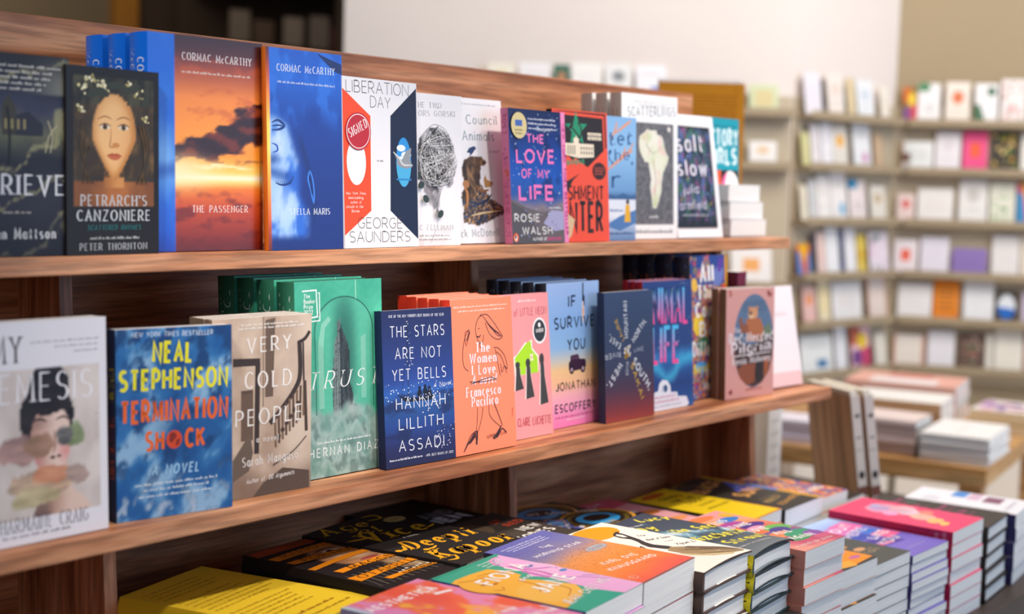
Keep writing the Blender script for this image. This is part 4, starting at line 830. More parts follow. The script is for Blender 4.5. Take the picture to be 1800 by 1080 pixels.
def s_wave(A):
    A.text('STEPHENSON', .3, .80, .3, .62, .45, '#d8cc20', w=1.0); A.text('TERMINATION SHOCK', .3, .55, .3, .22, .45, '#d8601c', w=1.0)
stand(make_book('book', 'blue wave paperback with yellow and orange capitals', .135, .200, .020, a_wave, '#21395c', base=b_wave, nx=56, ny=80, spine_art=s_wave), .858, 1.224, MZ, -9.2, 1.9, .020)
def b_sepia(u, v):
    n = fb(u * 4, v * 5, 81, 5); c = mix('#b09580', '#d2bda8', .5 + n * .9)
    c = mix(c, '#e0d0be', sm(.5, .9, u) * .5); return mix(c, '#6f5a4a', sm(.2, .0, v - .06 * math.sin(u * 7)) * .7)
def a_sepia(A):
    D = '#3c2e28'
    A.poly([(.2, .78), (.47, .77), (.46, .73), (.2, .735)], D); A.poly([(.42, .75), (.47, .75), (.46, .24), (.41, .24)], D); A.poly([(.28, .60), (.40, .60), (.39, .50), (.28, .5)], '#5a4638'); A.rect(.28, .32, .40, .58, '#6a5444')
    A.poly([(.2, .22), (.37, .36), (.40, .25), (.36, .15), (.2, .10)], '#6a5a4c'); A.poly([(.52, .98), (.62, .99), (.60, .55), (.52, .55)], '#6a5646'); A.line([(.50, 1.0), (.50, .5)], .012, '#8a7462', 0)
    A.line([(.86, .84), (.93, .86), (.98, .9)], .03, D); A.line([(.87, .85), (.88, .66), (.82, .57), (.70, .48), (.57, .40)], .045, D, taper=False); A.line([(.91, .84), (.92, .62)], .018, D)
    for k in range(9): A.line([(.62 + .038 * k, .44 + .022 * k), (.63 + .036 * k, .26 + .02 * k)], .022, ('#7a604c', '#5a4436')[k % 2], 0)
    for k in range(6): A.ell(.66 + .04 * k, .32 + .035 * k, .022, .014, '#4a382e', 10)
    A.line([(.95, .33), (.93, .62)], .03, '#4a382e'); A.poly([(.5, .07), (.7, .14), (.98, .10), (.98, .0), (.4, .0)], '#5a4a3e'); A.line([(.6, .16), (.8, .22), (.95, .30)], .01, D)
    W_ = '#f1ece6'
    A.greek(.28, .86, .955, .011, W_, 1); A.greek(.25, .92, .935, .011, W_, 2)
    A.text('VERY', .335, .805, .785, .812, .078, W_, w=.85, c=.45, serif=.8, track=3); A.text('COLD', .31, .61, .79, .605, .088, W_, w=.85, c=.45, serif=.8, track=3); A.text('PEOPLE', .22, .405, .905, .402, .085, W_, w=.85, c=.45, serif=.8, track=2.4)
    A.text('a novel', .43, .305, .655, .302, .032, W_, w=.8, c=.5, serif=.7); A.text('Sarah Manguso', .29, .178, .86, .180, .05, W_, w=.8, c=.5, serif=.7); A.text('Author of 300 Arguments', .33, .08, .82, .092, .025, W_, w=.8, slant=.25)
bk = make_book('book', 'front sepia watercolour paperback with a staircase and white title', .142, .204, .013, a_sepia, '#8a7460', base=b_sepia, nx=44, ny=64)
stand(bk, .9805, 1.2245, MZ, -1.5, .9, .013); copies(bk, 2, .0145, .9805, 1.2245, MZ, -1.5, .9, .013, '%s sepia copy behind the staircase paperback', 'sepia paperbacks')
TOW = [(.40, .27), (.41, .55), (.43, .62), (.44, .70), (.47, .72), (.475, .79), (.50, .805), (.515, .76), (.57, .70), (.60, .64), (.61, .55), (.61, .46), (.64, .42), (.64, .36), (.69, .35), (.69, .27)]
def b_tower(u, v):
    n = fb(u * 3, v * 4, 91, 5); w_ = math.sin((v * 60 + 1.5 * math.sin(u * 22 + v * 9)) * 2)
    c = mix('#37a184', '#4fb797', .5 + n * .6 + .1 * w_)
    ins = 1 if (abs(u - .55) < .335 and (v < .74 or math.hypot((u - .55) / .335, (v - .74) / .175) < 1)) else 0
    if ins: c = mix(c, '#7fc9ae', .25); c = mix(c, '#245e54', sm(.26, .06, math.hypot((u - .55) * 1.3, (v - .62) * .55)) * .75)
    if inpoly(u + .004 * fb(u * 40, v * 10, 5), v, TOW):
        k = fb(u * 60, v * 3, 97); c = mix('#4a5658', '#8c9a98', .5 + k) if u < .495 + .02 * (v - .5) else mix('#232b2e', '#4c585c', .5 + k)
        if abs(u - .60) < .005 or fb(u * 50, v * 60, 9) > .35: c = mix(c, '#1c2224', .6)
    m = fb(u * 4, v * 6, 95, 5); m2 = fb(u * 7, v * 9, 98, 5); s = sm(.42, .27, v + .16 * m + .06 * m2 - .05 * abs(u - .55))
    c = mix(c, mix('#6f958c', '#c6d8d1', .5 + .9 * m2 + .3 * m), s * .97); c = mix(c, '#34504c', sm(.05, .45, m2) * s * sm(.36, .26, v) * .55)
    return mix(c, '#4d6f68', sm(.10, .45, m) * sm(.3, .1, v) * .6)
def a_tower(A):
    A.ring(.55, .74, .335, .175, .012, '#2a6a5c', 0, 180); A.line([(.215, .74), (.22, .5), (.22, .32)], .010, '#2a6a5c', 0); A.line([(.885, .74), (.885, .33)], .010, '#2a6a5c', 0)
    A.poly([(.25, .35), (.25, .68), (.29, .78), (.37, .82), (.40, .80), (.33, .76), (.31, .66), (.31, .35)], '#84c8b0'); A.poly([(.74, .38), (.74, .70), (.80, .715), (.80, .38)], '#7cc2aa'); A.line([(.69, 1.0), (.69, .90)], .008, '#a8dcc8', 0)
    A.line([(.085, .952), (.24, .955), (.25, .82), (.085, .815), (.085, .84)], .012, '#e6f2ee', 0); A.line([(.26, .94), (.275, .94), (.275, .80), (.11, .797)], .010, '#e6f2ee', 0)
    for k, s in enumerate(('The', 'Booker', 'Prize', '2022')): A.text(s, .10, .917 - .027 * k, .10 + (.07, .13, .10, .10)[k], .917 - .027 * k, .020, '#f0f7f4', w=.9)
    A.text('TRUST', .13, .455, .935, .448, .085, '#eef4f1', w=.6, c=.35, serif=.9, slant=.3, track=5)
    A.greek(.22, .84, .172, .012, '#e2ece8', 3, .05); A.text('HERNAN DIAZ', .13, .108, .93, .105, .042, '#eef4f1', w=.7, track=4.5)
def s_tower(A): A.text('TRUST', .25, .955, .25, .66, .55, '#b9d0c4', w=.55, c=.35, serif=.9, slant=.3, track=5)
T = .031; bk = make_book('book', 'front green hardcover with a dark tower under a glass dome', .1445, .237, T, a_tower, lambda u, v: mix('#1f5a44', '#2b7056', u), kind='hard', base=b_tower, nx=80, ny=130, spine_art=s_tower, back='#245c48')
stand(bk, 1.122, 1.242, MZ, 0, 3.1, T); copies(bk, 3, .036, 1.122, 1.242, MZ, 0, 3.1, T, '%s green hardcover with an italic T on its spine, behind the dome cover', 'green hardcovers')
def b_stars(u, v):
    n = fb(u * 3, v * 12, 101, 5); c = ramp(v, (0, '#1d2048'), (.12, '#20265c'), (.25, '#22428c'), (.38, '#23508f'), (.47, '#2a5cae'), (.55, '#243f8c'), (.8, '#20306c'), (1, '#1e2554'))
    if v < .46: c = mix(c, '#182250', sm(.0, .4, n) * .7)
    return mix(c, '#3a6cc0', sm(.4, 0, math.hypot(u - .5, (v - .47) * 2)) * .35)
def a_stars(A):
    K, W_ = '#12142c', '#e2e6f2'
    A.poly([(.2, .455), (.3, .44), (.5, .43), (.72, .445), (.66, .405), (.3, .41)], K); A.line([(.36, .96), (.35, .7), (.34, .43)], .008, K, 0); A.line([(.36, .80), (.24, .45)], .004, K, 0)
    for x, y in ((.50, .455), (.58, .462), (.64, .45)): A.ell(x, y, .035, .028, K, 12); A.ell(x, y + .035, .018, .014, K, 12)
    A.line([(.56, .485), (.605, .49)], .012, K, 0); A.line([(.63, .47), (.70, .38)], .006, K, 0)
    A.dots(60, .02, .42, .98, .54, .006, ['#ffffff', '#cfe0ff'], 4); A.dots(40, .5, .33, .8, .45, .006, ['#ffffff'], 5); A.dots(30, .7, .08, 1, .25, .005, ['#ffffff'], 6); A.dots(24, .30, .62, .42, .95, .005, ['#ffffff', '#cfe0ff'], 7)
    A.text("ONE OF THE NEW YORKER'S BEST BOOKS OF THE YEAR", .10, .955, .885, .945, .016, W_, w=.8)
    for s, a, va, b, vb in (('THE STARS', .11, .83, .885, .82), ('ARE NOT', .17, .69, .835, .68), ('YET BELLS', .12, .555, .89, .545), ('HANNAH', .16, .37, .87, .365), ('LILLITH', .19, .24, .83, .235), ('ASSADI', .18, .10, .83, .095)):
        A.text(s, a, va, b, vb, .068, W_, w=.5, track=3.2)
    A.text('A Novel', .70, .485, .95, .49, .026, W_, w=.6, slant=.4); A.greek(.05, .52, .045, .014, W_, 2, .05); A.text('-NPR, BEST BOOKS OF 2022', .55, .042, .96, .038, .014, W_, w=.8)
stand(make_book('book', 'navy paperback with thin white capitals and a small boat at night', .124, .198, .013, a_stars, '#1d2450', base=b_stars, nx=30, ny=70), 1.252, 1.224, MZ, -2.5, 4.8, .013)
def a_women(A):
    K, W_ = '#3a2026', '#f8e6ee'
    A.greek(.05, .93, .945, .010, '#fbd8cc', 1, .05); A.greek(.12, .9, .918, .010, '#fbd8cc', 2, .05)
    L = lambda p, w=.010: A.line(p, w, K, 5)
    L([(.50, .895), (.43, .86), (.39, .80), (.42, .73), (.49, .70), (.52, .76)]); L([(.47, .88), (.58, .89), (.70, .83), (.80, .76), (.83, .735), (.74, .72), (.62, .76), (.55, .84)]); L([(.52, .88), (.62, .82), (.74, .75), (.82, .74)])
    for k in range(7): L([(.54 + .015 * k, .87 - .01 * k), (.64 + .02 * k, .80 - .006 * k), (.80, .745)], .007)
    L([(.40, .755), (.44, .748), (.47, .76)], .014); L([(.43, .80), (.46, .805)], .008); L([(.45, .715), (.44, .69), (.47, .675)], .008)
    L([(.29, .80), (.22, .76), (.17, .66), (.18, .57), (.25, .535)], .008); L([(.30, .79), (.23, .70), (.22, .78), (.29, .80)], .007); L([(.29, .79), (.24, .73)], .014)
    L([(.67, .67), (.76, .66), (.86, .60), (.89, .52), (.84, .54), (.80, .50), (.78, .56)], .008); L([(.70, .66), (.74, .55), (.77, .48)], .008); L([(.72, .64), (.80, .6), (.86, .52), (.88, .49)], .008)
    L([(.37, .29), (.36, .22), (.34, .15)], .007); L([(.46, .29), (.43, .22), (.37, .14)], .007); L([(.34, .145), (.25, .12), (.16, .05), (.13, .025), (.20, .07), (.31, .13), (.33, .06)], .012); L([(.35, .145), (.345, .10), (.33, .055)], .025); A.poly([(.34, .14), (.27, .11), (.2, .065), (.24, .07), (.31, .10)], K)
    L([(.56, .30), (.56, .24), (.63, .19), (.75, .14)], .007); L([(.64, .31), (.70, .24), (.77, .15)], .010); L([(.75, .15), (.66, .10), (.61, .075), (.69, .085), (.76, .13), (.83, .10)], .014); A.poly([(.75, .145), (.68, .105), (.62, .08), (.70, .09)], K)
    for s, a, b, v in (('The', .37, .61, .652), ('Women', .27, .715, .583), ('I Love', .30, .69, .508), ('A novel', .29, .69, .445), ('Francesco', .195, .765, .368), ('Pacifico', .275, .715, .303)):
        A.text(s, a, v, b, v - .004, .060, W_, w=1.15, c=.4, serif=.9, track=1.4, slant=.2 if s == 'A novel' else 0)
    L([(.26, .465), (.5, .455), (.71, .465)], .009); L([(.28, .45), (.6, .478), (.70, .45)], .009)
    A.text('AUTHOR OF CLASS', .50, .082, .84, .092, .020, K, w=.7)
    A.text('Picador', .955, .20, .955, .26, .012, '#a84a3c', w=.7)
T = .0175; bk = make_book('book', 'front coral paperback with a scribbled ink woman and white title', .125, .206, T, a_women, '#e03c26', base='#fa8864', back='#e8563c', inner='#f6c8b4')
stand(bk, 1.3765, 1.219, MZ, 0, 5.2, T); copies(bk, 4, .0195, 1.3765, 1.219, MZ, 0, 5.2, T, '%s red-spined copy behind the coral scribbled cover', 'red-spined paperbacks')
def a_house(A):
    f = lambda u: (u - .139) / .861
    K = '#3c3a38'; Q = lambda p: [(f(a), b) for a, b in p]
    A.greek(f(.5), f(.8), .945, .014, '#fbe0e2', 1)
    A.text('AGATHA of LITTLE NEON', f(.10), .848, f(.965), .850, .05, '#c04a54', w=.75, track=1.4)
    A.ell(f(.835), .735, .135, .092, '#f6eef0', 36); A.ell(f(.835), .735, .112, .077, '#2c3234', 36); A.text('5', f(.79), .755, f(.81), .755, .03, '#f6f0f0'); A.ell(f(.835), .775, .025, .017, '#f6f0f0', 10); A.text('UNDER', f(.775), .725, f(.90), .725, .022, '#f6f0f0', w=1.1); A.text('35', f(.83), .685, f(.875), .685, .022, '#f6f0f0', w=1.1)
    A.poly(Q([(.40, .435), (.39, .57), (.44, .58), (.59, .665), (.63, .65), (.66, .67), (.70, .68), (.70, .62), (.80, .56), (.79, .45)]), '#f4f4e4'); A.poly(Q([(.42, .44), (.41, .56), (.60, .655), (.68, .67), (.69, .61), (.78, .555), (.785, .445)]), '#a8dc1c')
    A.rect(f(.66), .53, f(.71), .58, '#e8f0c0'); A.line(Q([(.685, .525), (.685, .585)]), .006, '#c84a54', 0); A.line(Q([(.655, .555), (.715, .555)]), .006, '#c84a54', 0)
    for x, y, h in ((.45, .335, .20), (.62, .27, .28), (.85, .215, .36)):
        A.poly([(f(x) - .085, y), (f(x) - .05, y + h * .55), (f(x) - .045, y + h * .78), (f(x) + .045, y + h * .80), (f(x) + .05, y + h * .55), (f(x) + .10, y + .01)], '#f0d8d4'); A.poly([(f(x) - .06, y), (f(x) - .035, y + h * .55), (f(x) - .03, y + h * .8), (f(x) + .04, y + h * .8), (f(x) + .045, y + h * .55), (f(x) + .10, y + .01)], K); A.ell(f(x), y + h * .89, .045, h * .11, K, 14)
    A.text('CLAIRE LUCHETTE', f(.10 + .31), .090, f(.97), .078, .055, '#c04a54', w=.75, track=1.4)
stand(make_book('book', 'pink paperback with a lime green house and three dark robed figures', .118, .205, .011, a_house, '#e88a8e', base='#f09a9c'), 1.4995, 1.245, MZ, 0, 5.4, .011)
def b_surv(u, v): return ramp(v + .012 * fb(u * 3, v * 6, 111), (0, '#f07ab4'), (.12, '#f39ac0'), (.22, '#f6b0b8'), (.30, '#f4bc94'), (.40, '#efc48c'), (.46, '#c8c4bc'), (.55, '#8cb6e0'), (.75, '#88b0e4'), (1, '#9fbcea'))
def a_surv(A):
    K = '#26304a'
    A.poly([(.665, .76), (.69, .995), (.715, .76), (.69, .70)], '#efe0d8'); A.line([(.69, .99), (.685, .86)], .025, '#2c2c3c', 0); A.poly([(.675, .79), (.69, .84), (.705, .79), (.69, .74)], '#f2a468')
    for s, a, b, v, w_ in (('IF I', .40, .72, .83, 0), ('SURVIVE', .13, .91, .685, 0), ('YOU', .375, .72, .53, 0)): A.text(s, a, v, b, v, .072, K, w=.95, track=2.4)
    A.text('JONATHAN', .15, .258, .91, .252, .052, '#3a2a2c', w=.95, track=2.6); A.text('ESCOFFERY', .13, .108, .92, .102, .052, '#3a2030', w=.95, track=2.2)
    A.greek(.14, .9, .066, .012, '#b02a70', 1); A.greek(.35, .7, .045, .01, '#f8dce8', 2)
    P_ = '#3a1c34'
    A.poly([(.40, .395), (.40, .44), (.43, .455), (.44, .49), (.58, .495), (.61, .46), (.71, .455), (.73, .44), (.73, .40), (.66, .385), (.45, .38)], P_); A.poly([(.46, .46), (.465, .482), (.51, .484), (.51, .46)], '#5c3a54'); A.poly([(.525, .46), (.525, .484), (.57, .484), (.59, .46)], '#5c3a54')
    for x in (.455, .67): A.ell(x, .39, .045, .03, '#241222', 16); A.ell(x, .39, .022, .015, '#b89aa8', 12)
def s_surv(A): A.text('IF I SURVIVE YOU', .3, .95, .3, .4, .45, '#8a94a8', w=.9)
T = .0205; bk = make_book('book', 'front book with a blue to pink sky, a small jeep and dark capitals', .136, .2155, T, a_surv, '#2b2f3c', kind='hard', base=b_surv, nx=8, ny=50, back='#2b2f3c', spine_art=s_surv, gloss=True)
stand(bk, 1.6265, 1.262, MZ, 2.2, 3.2, T); copies(bk, 4, .0225, 1.6265, 1.262, MZ, 2.2, 3.2, T, '%s dark-spined copy behind the blue and pink jeep cover', 'dark-spined hardcovers')
def b_wheel(u, v): return ramp(v + .02 * fb(u * 4, v * 4, 121), (0, '#a03a30'), (.1, '#7e3038'), (.25, '#4a3048'), (.4, '#343a58'), (.7, '#2e3f60'), (1, '#33466a'))
def a_wheel(A):
    W_, Y = '#dfe4ea', '#c8a040'; cx, cy = .455, .53
    for s, a, r0, r1, h, c, w in (('MOUNTAIN', 92, .16, .60, .045, W_, .8), ('NORTH,', 42, .16, .52, .042, W_, .85), ('LAKE', 2, .14, .33, .03, '#aab2c0', .7), ('SOUTH,', -47, .16, .66, .055, W_, 1.0), ('RIVER', -95, .12, .28, .03, '#c0c6d0', .7), ('WEST,', -138, .18, .56, .046, W_, .9), ('RIVER', 183, .14, .46, .036, '#b8bec8', .7), ('EAST,', 150, .16, .42, .042, W_, .8), ('SAKAI', -64, .16, .66, .045, Y, .9), ('LAURIE', 120, .16, .46, .034, Y, .8)):
        rad = R_(a); dx, dy = math.cos(rad), math.sin(rad) * .66
        A.text(s, cx + dx * r0 + .02 * math.sin(rad), cy + dy * r0 - .012 * math.cos(rad), cx + dx * r1 + .02 * math.sin(rad), cy + dy * r1 - .012 * math.cos(rad), h, c, w=w, track=2.4)
    A.dots(24, cx - .06, cy - .04, cx + .06, cy + .04, .02, [W_, Y], 3)
stand(make_book('book', 'dark blue book fading to rust with words set like wheel spokes', .131, .199, .013, a_wheel, '#2c3a58', base=b_wheel, nx=6, ny=40), 1.742, 1.241, MZ, -.1, 3.7, .013)
def b_anim(u, v):
    n = fb(u * 4, v * 4, 131, 5); c = ramp(v, (0, '#1c5a9c'), (.2, '#1d3b7a'), (.34, '#22589c'), (.42, '#2a6cae'), (.5, '#24427c'), (1, '#213f7e'))
    return mix(c, '#3fb0d8', sm(.10, .0, abs(v - .375 + .14 * sm(.3, 0, abs(u - .45)) - .05 * n)) * .8)
def a_anim(A):
    g = lambda t: mix('#f04a96', '#4cb8ea', sm(.35, .85, t))
    A.text('ANIMAL', -.0 + .01, .675, .915, .665, .275, '#f04a96', w=.72, track=1.5, cols=g); A.text('LIFE', .155, .375, .72, .365, .268, '#f04a96', w=.85, track=1.6, cols=g)
    W_ = '#e6e6f0'
    A.poly([(.14, .0), (.15, .12), (.22, .15), (.27, .15), (.30, .21), (.36, .235), (.46, .225), (.52, .18), (.53, .13), (.66, .125), (.67, .09), (.85, .08), (.9, .02), (.86, 0)], W_); A.ell(.42, .165, .045, .03, '#2c5080', 12); A.poly([(.36, .2), (.34, .14), (.40, .15)], '#b8c0d0')
    A.greek(.2, .62, .095, .022, '#d08aa4', 1); A.greek(.2, .7, .06, .022, '#d08aa4', 2); A.greek(.2, .75, .025, .018, '#a8b0c4', 3); A.dots(30, .1, .4, .95, .98, .005, ['#d8e8f8'], 3)
T = .012; bk = make_book('book', 'front blue book with huge pink and sky blue capitals and a white figure', .1425, .2095, T, a_anim, '#c8303c', base=b_anim, nx=30, ny=60)
stand(bk, 1.868, 1.256, MZ, -.4, 3.9, T); copies(bk, 2, .0135, 1.868, 1.256, MZ, -.4, 3.9, T, '%s red-spined copy behind the pink capitals cover', 'blue books with red spines')
def b_coll(u, v):
    n = fb(u * 5, v * 6, 141); m = fb(u * 5, v * 6, 145)
    p = ('#24448c', '#d08a20', '#c84878', '#c89058', '#2a6a4a', '#4a2a8c', '#c8401c', '#3a80b8', '#d8a82c')
    if u > .93: return '#d8962c'
    return p[int((n * 1.3 + 1) * 9 + m * 5) % 9] if v < .8 or n > .1 else '#24448c'
def a_coll(A):
    for x, y, rx, ry, c, q in ((.75, .85, .16, .07, '#6a7ab8', 30), (.85, .62, .1, .1, '#f0d8c8', 0), (.80, .93, .1, .04, '#5a3a9c', 60), (.2, .52, .14, .08, '#f2cc3c', 20), (.72, .5, .14, .07, '#e8903c', 0), (.85, .38, .1, .07, '#f0cc50', 40), (.3, .38, .15, .05, '#3a7a5a', 10), (.8, .2, .1, .06, '#e06a9c', 0), (.25, .22, .16, .04, '#58a0d8', 0), (.55, .25, .14, .05, '#f0a830', 30), (.9, .75, .07, .04, '#e0502c', 0), (.1, .8, .08, .05, '#e8b84c', 30)): A.ell(x, y, rx, ry, c, 14, rot=q)
    W_ = '#fbf8f4'
    A.text('All', .25, .815, .62, .82, .115, W_, w=1.5, c=.5, serif=.7); A.text('This', .18, .695, .68, .70, .095, W_, w=1.5, c=.5, serif=.7); A.text('Could', .12, .575, .77, .575, .095, W_, w=1.5, c=.5, serif=.7); A.text('Be', .21, .44, .62, .435, .09, W_, w=1.3, c=.5, serif=.7); A.text('Different', .02, .305, .91, .285, .095, W_, w=1.2, c=.5, serif=.7)
    A.text('Sarah', .05, .19, .45, .185, .05, '#f2e040', w=1.2); A.text('Thankam', .35, .145, .88, .14, .05, W_, w=1.2); A.text('Mathews', .3, .055, .85, .05, .055, W_, w=1.2)
def s_coll(A): A.ell(.5, .82, .34, .045, '#d86a34', 14); A.ell(.5, .72, .3, .03, '#e8b84c', 12); A.ell(.4, .93, .4, .02, '#3a5aa0', 12); A.text('DIFFERENT', .3, .6, .3, .1, .45, '#e8e4dc', w=1)
T = .030; bk = make_book('book', 'front of the many-coloured collage hardcovers with chunky white title', .144, .244, T, a_coll, lambda u, v: '#232036' if v > .3 else '#3a2a3a', kind='hard', base=b_coll, nx=50, ny=90, spine_art=s_coll, back='#24306c')
stand(bk, 2.039, 1.275, MZ, 5.6, 3.9, T); copies(bk, 3, .034, 2.039, 1.275, MZ, 5.6, 3.9, T, '%s dark-spined collage hardcover behind the front one', 'collage hardcovers')
def a_pil(A):
    A.ell(.575, .515, .415, .43, '#5b7390', 48)
    for k in range(4): A.greek(.35, .82, .87 - .028 * k, .014, '#3a4a62', k)
    A.poly([(.17, .55), (.3, .50), (.5, .48), (.75, .5), (.985, .56), (.97, .36), (.90, .22), (.75, .12), (.57, .088), (.4, .13), (.26, .22), (.17, .38)], '#4a3026'); A.poly([(.24, .26), (.4, .32), (.52, .3), (.62, .32), (.6, .14), (.45, .105), (.3, .18)], '#8a4a2c'); A.poly([(.80, .36), (.9, .34), (.88, .22), (.8, .16)], '#a0562c')
    A.ell(.55, .765, .10, .06, '#cf9468', 20); A.ell(.48, .815, .03, .02, '#c08058', 10); A.ell(.63, .815, .03, .02, '#c08058', 10); A.ell(.51, .745, .05, .026, '#e0b890', 14); A.poly([(.40, .72), (.43, .60), (.40, .52), (.75, .5), (.78, .62), (.70, .72)], '#b0683c'); A.poly([(.26, .72), (.32, .74), (.34, .68), (.45, .66), (.45, .58), (.3, .6)], '#8e5236'); A.ell(.50, .77, .03, .02, '#5a3a26'); A.poly([(.62, .34), (.75, .34), (.76, .16), (.66, .12), (.60, .2)], '#2c211d'); A.poly([(.78, .62), (.9, .68), (.95, .58), (.8, .5)], '#6c7a60')
    W_ = '#ece4e6'
    A.text('The', .16, .60, .30, .60, .045, W_, w=1.1, c=.5, serif=.8); A.text('Red-Headed', .06, .505, .975, .515, .085, W_, w=1.15, c=.45, serif=.8, track=1.5); A.text('Pilgrim', .11, .405, .94, .425, .095, W_, w=1.2, c=.45, serif=.8, track=1.6); A.text('Kevin Maloney', .14, .305, .93, .325, .06, W_, w=1.0, c=.5, serif=.8, track=1.5); A.line([(.12, .385), (.93, .40)], .012, W_, 0)
    for x, y in ((.1, .95), (.12, .06), (.9, .95)): A.dots(5, x - .04, y - .03, x + .04, y + .03, .02, ['#c0685c'], int(x * 99))
    A.greek(.42, .75, .065, .02, '#b05a44', 5)
T = .014; bk = make_book('book', 'front dusty pink paperback with a dark oval picture', .137, .190, T, a_pil, '#6a4a34', base='#d49a92', inner='#efe6de')
stand(bk, 2.096, 1.246, MZ, -7, 2.1, T); copies(bk, 1, .017, 2.096, 1.246, MZ, -7, 2.1, T, '%s dusty pink copy just behind the oval picture paperback', 'dusty pink paperbacks')
stand(make_book('book', 'plum coloured book just showing above the dusty pink paperback', .030, .215, .10, None, '#5a1430', base='#6a1838', back='#5a1430'), 2.187, 1.285, MZ, 0, 0)
stand(make_book('book', 'pale pink book leaning at the right end of the middle shelf', .137, .185, .014, lambda A: (A.rect(0, 0, 1, .14, '#f0c8c8'), A.greek(.2, .8, .7, .05, '#e0ccd0', 1)), '#eedadc', base='#f4e8ea', group=None), 2.243, 1.258, MZ, -3.7, 11, .014)
# ------------------------------------------------------------------ table: piles of flat books; back row on the base shelf, front row on the table
def pile(n, x, y, zt, yaw, W, H, zb, name_label, phrase, group, art, **k):
    T = (zt - zb) / n - .0003
    b = make_book('book', name_label, W, H, T, art, **k); lay(b, x, y, zt, yaw)
    b['group'] = group
    r = random.Random(int(x * 1000)); t = (zt - zb) / n
    for i in range(1, n):
        dup(b, (x + (r.random() - .5) * .004, y + (r.random() - .5) * .004, zt - i * t), (-math.pi / 2, 0, R_(yaw + (r.random() - .5) * 1.6)), phrase % ORD[i - 1], group)
    return b
def a_yel(A):
    r = random.Random(4)
    for k in range(17):
        if k not in (4, 11): A.greek(.08, .70 + .24 * r.random(), .90 - .042 * k, .016, '#b08a1c', k, .06)
    A.greek(.1, .8, .13, .026, '#b0761c', 33, .09); A.greek(.3, .9, .07, .02, '#b0861c', 34, .07)
pile(4, 1.003, 1.104, .964, 14.6, .150, .242, BZ, 'bright yellow hardcover with rows of small print, at the left end of the back row', '%s book down in the yellow pile at the left end', 'yellow hardcovers', a_yel, spine='#d8b420', kind='hard', base='#f6d234', back='#e0bc28')
def b_rib(u, v):
    n = fb(u * 4, v * 5, 151); c = hx('#241f22')
    d = math.hypot((u - .62) / .34, (v - .62) / .24)
    c = mix(c, mix('#b07a52', '#e8c2a0', sm(.2, .8, 1 - d) + .3 * n), sm(1.08, .85, d))
    d3 = math.hypot((u - .78) / .22, (v - .30) / .16); c = mix(c, mix('#8a6a4a', '#d8b890', .5 + n), sm(1.05, .8, d3) * .9)
    if v > .9: c = mix(c, '#8a3c1c', .6 + .4 * n)
    return c
def a_rib(A):
    A.ell(.58, .715, .10, .025, '#f0e0d0', 18); A.ell(.58, .715, .045, .022, '#3a2a22', 14); A.line([(.44, .75), (.58, .77), (.70, .745)], .03, '#5a3826', taper=True); A.ell(.86, .66, .07, .02, '#f0e0d0', 14); A.ell(.86, .66, .03, .018, '#3a2a22'); A.ell(.64, .475, .11, .022, '#b0584a', 16); A.line([(.53, .477), (.75, .473)], .012, '#7a3a34', 0); A.line([(.68, .68), (.72, .58), (.66, .55)], .03, '#c09070', taper=True)
    for k in range(12): A.line([(.06 + .08 * k, .33), (.10 + .07 * k, .22), (.05 + .08 * k, .08)], .008, ('#6a6a66', '#8a8474')[k % 2])
    for k in range(8): A.ell(.45 + .06 * k, .17 + .01 * (k % 3), .02, .01, '#d8d0c0', 8)
    O = '#f0921c'
    def rag(p, w):
        n = len(p); up_ = [(a, b + w * (.42 + .1 * math.sin(5 * a + b * 9))) for a, b in p]; dn = [(a + .02, b - w * (.42 + .12 * math.sin(4 * a + b * 7))) for a, b in p]
        for i in range(n - 1):
            for k in range(4):
                t0, t1 = k / 4, (k + 1) / 4; L_ = lambda P_, t: (P_[i][0] + (P_[i + 1][0] - P_[i][0]) * t, P_[i][1] + (P_[i + 1][1] - P_[i][1]) * t)
                A.poly([L_(dn, t0), L_(dn, t1), L_(up_, t1), L_(up_, t0)], O)
    A.poly([(.0, .90), (.97, .905), (.97, .985), (.05, .985)], '#a8481c')
    for p, w in (([(.02, .80), (.35, .825), (.7, .835), (.97, .825)], .15), ([(.04, .69), (.3, .685), (.62, .67), (.97, .645)], .145), ([(.01, .535), (.3, .555), (.6, .575), (.97, .58)], .12), ([(.10, .405), (.35, .415), (.65, .41), (.97, .40)], .145), ([(.01, .25), (.35, .262), (.7, .268), (.97, .27)], .165), ([(.22, .14), (.5, .145), (.8, .135), (.97, .125)], .085)): rag(p, w * .5)
    K = '#241a14'
    A.text('THE', .40, .915, .66, .92, .045, K, w=.6, c=.4, serif=1); A.text('MARRIAGE', .14, .79, .84, .805, .052, K, w=.6, c=.4, serif=1); A.text('PORTRAIT', .18, .665, .90, .635, .05, K, w=.6, c=.4, serif=1); A.text('MAGGIE', .26, .385, .84, .38, .05, K, w=.6, c=.4, serif=1); A.text("O'FARRELL", .10, .23, .88, .243, .055, K, w=.6, c=.4, serif=1); A.greek(.42, .85, .13, .02, K, 3)
pile(4, 1.150, 1.112, .976, 5.6, .148, .234, BZ, 'dark hardcover with a painted woman under torn orange ribbons of lettering', '%s book down in the pile of orange ribbon covers', 'dark orange-ribbon hardcovers', a_rib, spine='#1c181a', kind='hard', base=b_rib, nx=40, ny=56, back='#1c181a')
